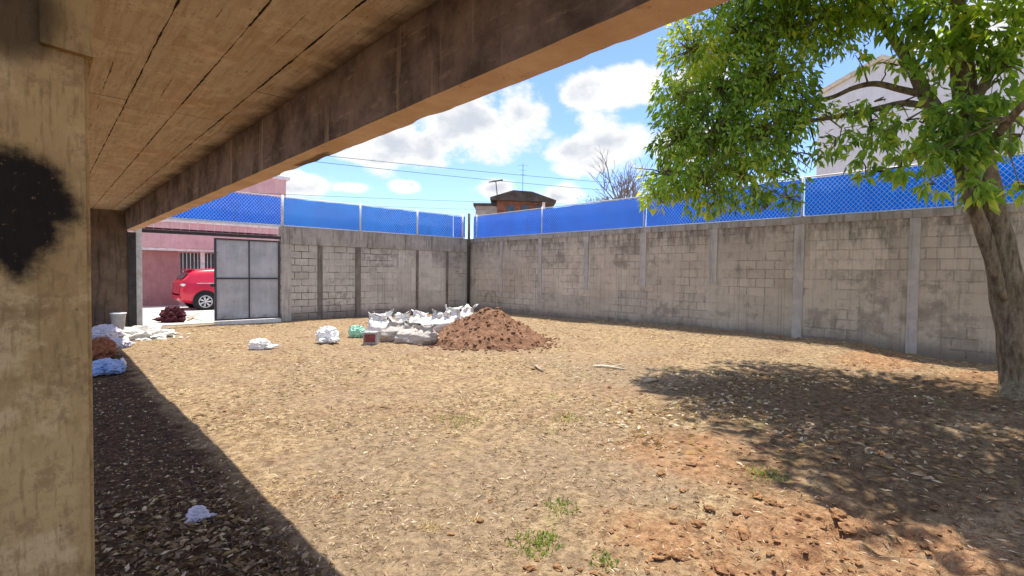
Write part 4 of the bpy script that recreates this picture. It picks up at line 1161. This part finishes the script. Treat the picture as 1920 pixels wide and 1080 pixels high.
def wnoise(vec, scale, det, rough, sc3=(1, 1, 1), loc=(0, 0, 0)):
    mp = N_('Mapping'); lk(vec, mp.inputs[0]); mp.inputs['Scale'].default_value = sc3; mp.inputs['Location'].default_value = loc
    n = N_('TexNoise'); lk(mp.outputs[0], n.inputs['Vector']); n.inputs['Scale'].default_value = scale; n.inputs['Detail'].default_value = det; n.inputs['Roughness'].default_value = rough
    return n.outputs['Fac']
def wrng(v, a, b, c=0., d=1.):
    n = N_('MapRange', interpolation_type='SMOOTHSTEP'); lk(v, n.inputs[0])
    for i, x in enumerate((a, b, c, d)): n.inputs[i+1].default_value = x
    return n.outputs[0]
# clouds: soft lumps of sky at fixed compass directions, broken up by fractal noise
CLD = [(735, 268, 150, 52), (880, 238, 145, 80), (968, 212, 62, 60), (560, 345, 95, 26), (650, 352, 45, 15), (762, 351, 34, 14), (925, 352, 44, 26), (1050, 366, 46, 22),
       (1100, 162, 56, 34), (1190, 165, 80, 48), (1085, 288, 66, 36), (1170, 272, 95, 58), (1270, 270, 90, 60), (690, 292, 85, 22), (1300, 160, 70, 40), (1920, 20, 150, 60)]
acc = None
for (px, py, ax_, az_) in CLD:
    c = ray(px, py).normalized(); k = ray(px, py).length
    sb = N_('VectorMath', operation='SUBTRACT'); lk(V, sb.inputs[0]); sb.inputs[1].default_value = c
    rx, rz = ax_/F/k, az_/F/k
    ml = N_('VectorMath', operation='MULTIPLY'); lk(sb.outputs[0], ml.inputs[0]); ml.inputs[1].default_value = (1/rx, 1/rx, 1/rz)
    ln = N_('VectorMath', operation='LENGTH'); lk(ml.outputs[0], ln.inputs[0])
    d = wm('SUBTRACT', 1.0, ln.outputs['Value'])
    acc = d if acc is None else wm('MAXIMUM', acc, d)
n1 = wnoise(V, 9, 7, .58, (1, 1, 1.5)); n2 = wnoise(V, 3.2, 6, .6, (1, 1, 2.2), (4, 2, 1))
gen = wm('MULTIPLY', wm('SUBTRACT', n2, .46), 3.0)  # extra cloud added to the unseen sky for neutral fill light
inview = wrng(acc, -3.0, -1.2)
dens = wm('ADD', wm('MAXIMUM', acc, wm('SUBTRACT', gen, wm('MULTIPLY', inview, 2.0))), wm('MULTIPLY', wm('SUBTRACT', n1, .5), 2.6))
mask = wrng(dens, -.06, .40)
n3 = wnoise(V, 6.5, 6, .55, (1, 1, 1.7), (.0, .0, .06))
thick = wm('ADD', wrng(dens, .25, .9), 0.0)
shade = wm('MULTIPLY', thick, wrng(n3, .40, .56))
cc = N_('Mix', data_type='RGBA'); lk(shade, cc.inputs[0]); cc.inputs[6].default_value = (1.0, 1.0, 1.0, 1); cc.inputs[7].default_value = (.65, .69, .77, 1)
skm = N_('Mix', data_type='RGBA', blend_type='MULTIPLY'); skm.inputs[0].default_value = 1.0; lk(sky.outputs[0], skm.inputs[6]); skm.inputs[7].default_value = (.74, .80, 1.02, 1)
SKY_K, CLOUD_K = .105, .41
cl = N_('Mix', data_type='RGBA', blend_type='MULTIPLY'); cl.inputs[0].default_value = 1.0; lk(cc.outputs[2], cl.inputs[6]); v_ = CLOUD_K/SKY_K; cl.inputs[7].default_value = (v_, v_, v_, 1)
fin = N_('Mix', data_type='RGBA'); lk(mask, fin.inputs[0]); lk(skm.outputs[2], fin.inputs[6]); lk(cl.outputs[2], fin.inputs[7])
bg = N_('Background'); lk(fin.outputs[2], bg.inputs[0]); bg.inputs[1].default_value = SKY_K
out = N_('OutputWorld'); lk(bg.outputs[0], out.inputs[0])

# ------------------------------------------------------------------ render
vs = sc.view_settings
vs.view_transform = 'Standard'; vs.look = 'None'; vs.exposure = 1.38; vs.gamma = 1
sc.cycles.use_denoising = True
sc.cycles.max_bounces = 8; sc.cycles.diffuse_bounces = 5; sc.cycles.transmission_bounces = 4; sc.cycles.sample_clamp_indirect = 8
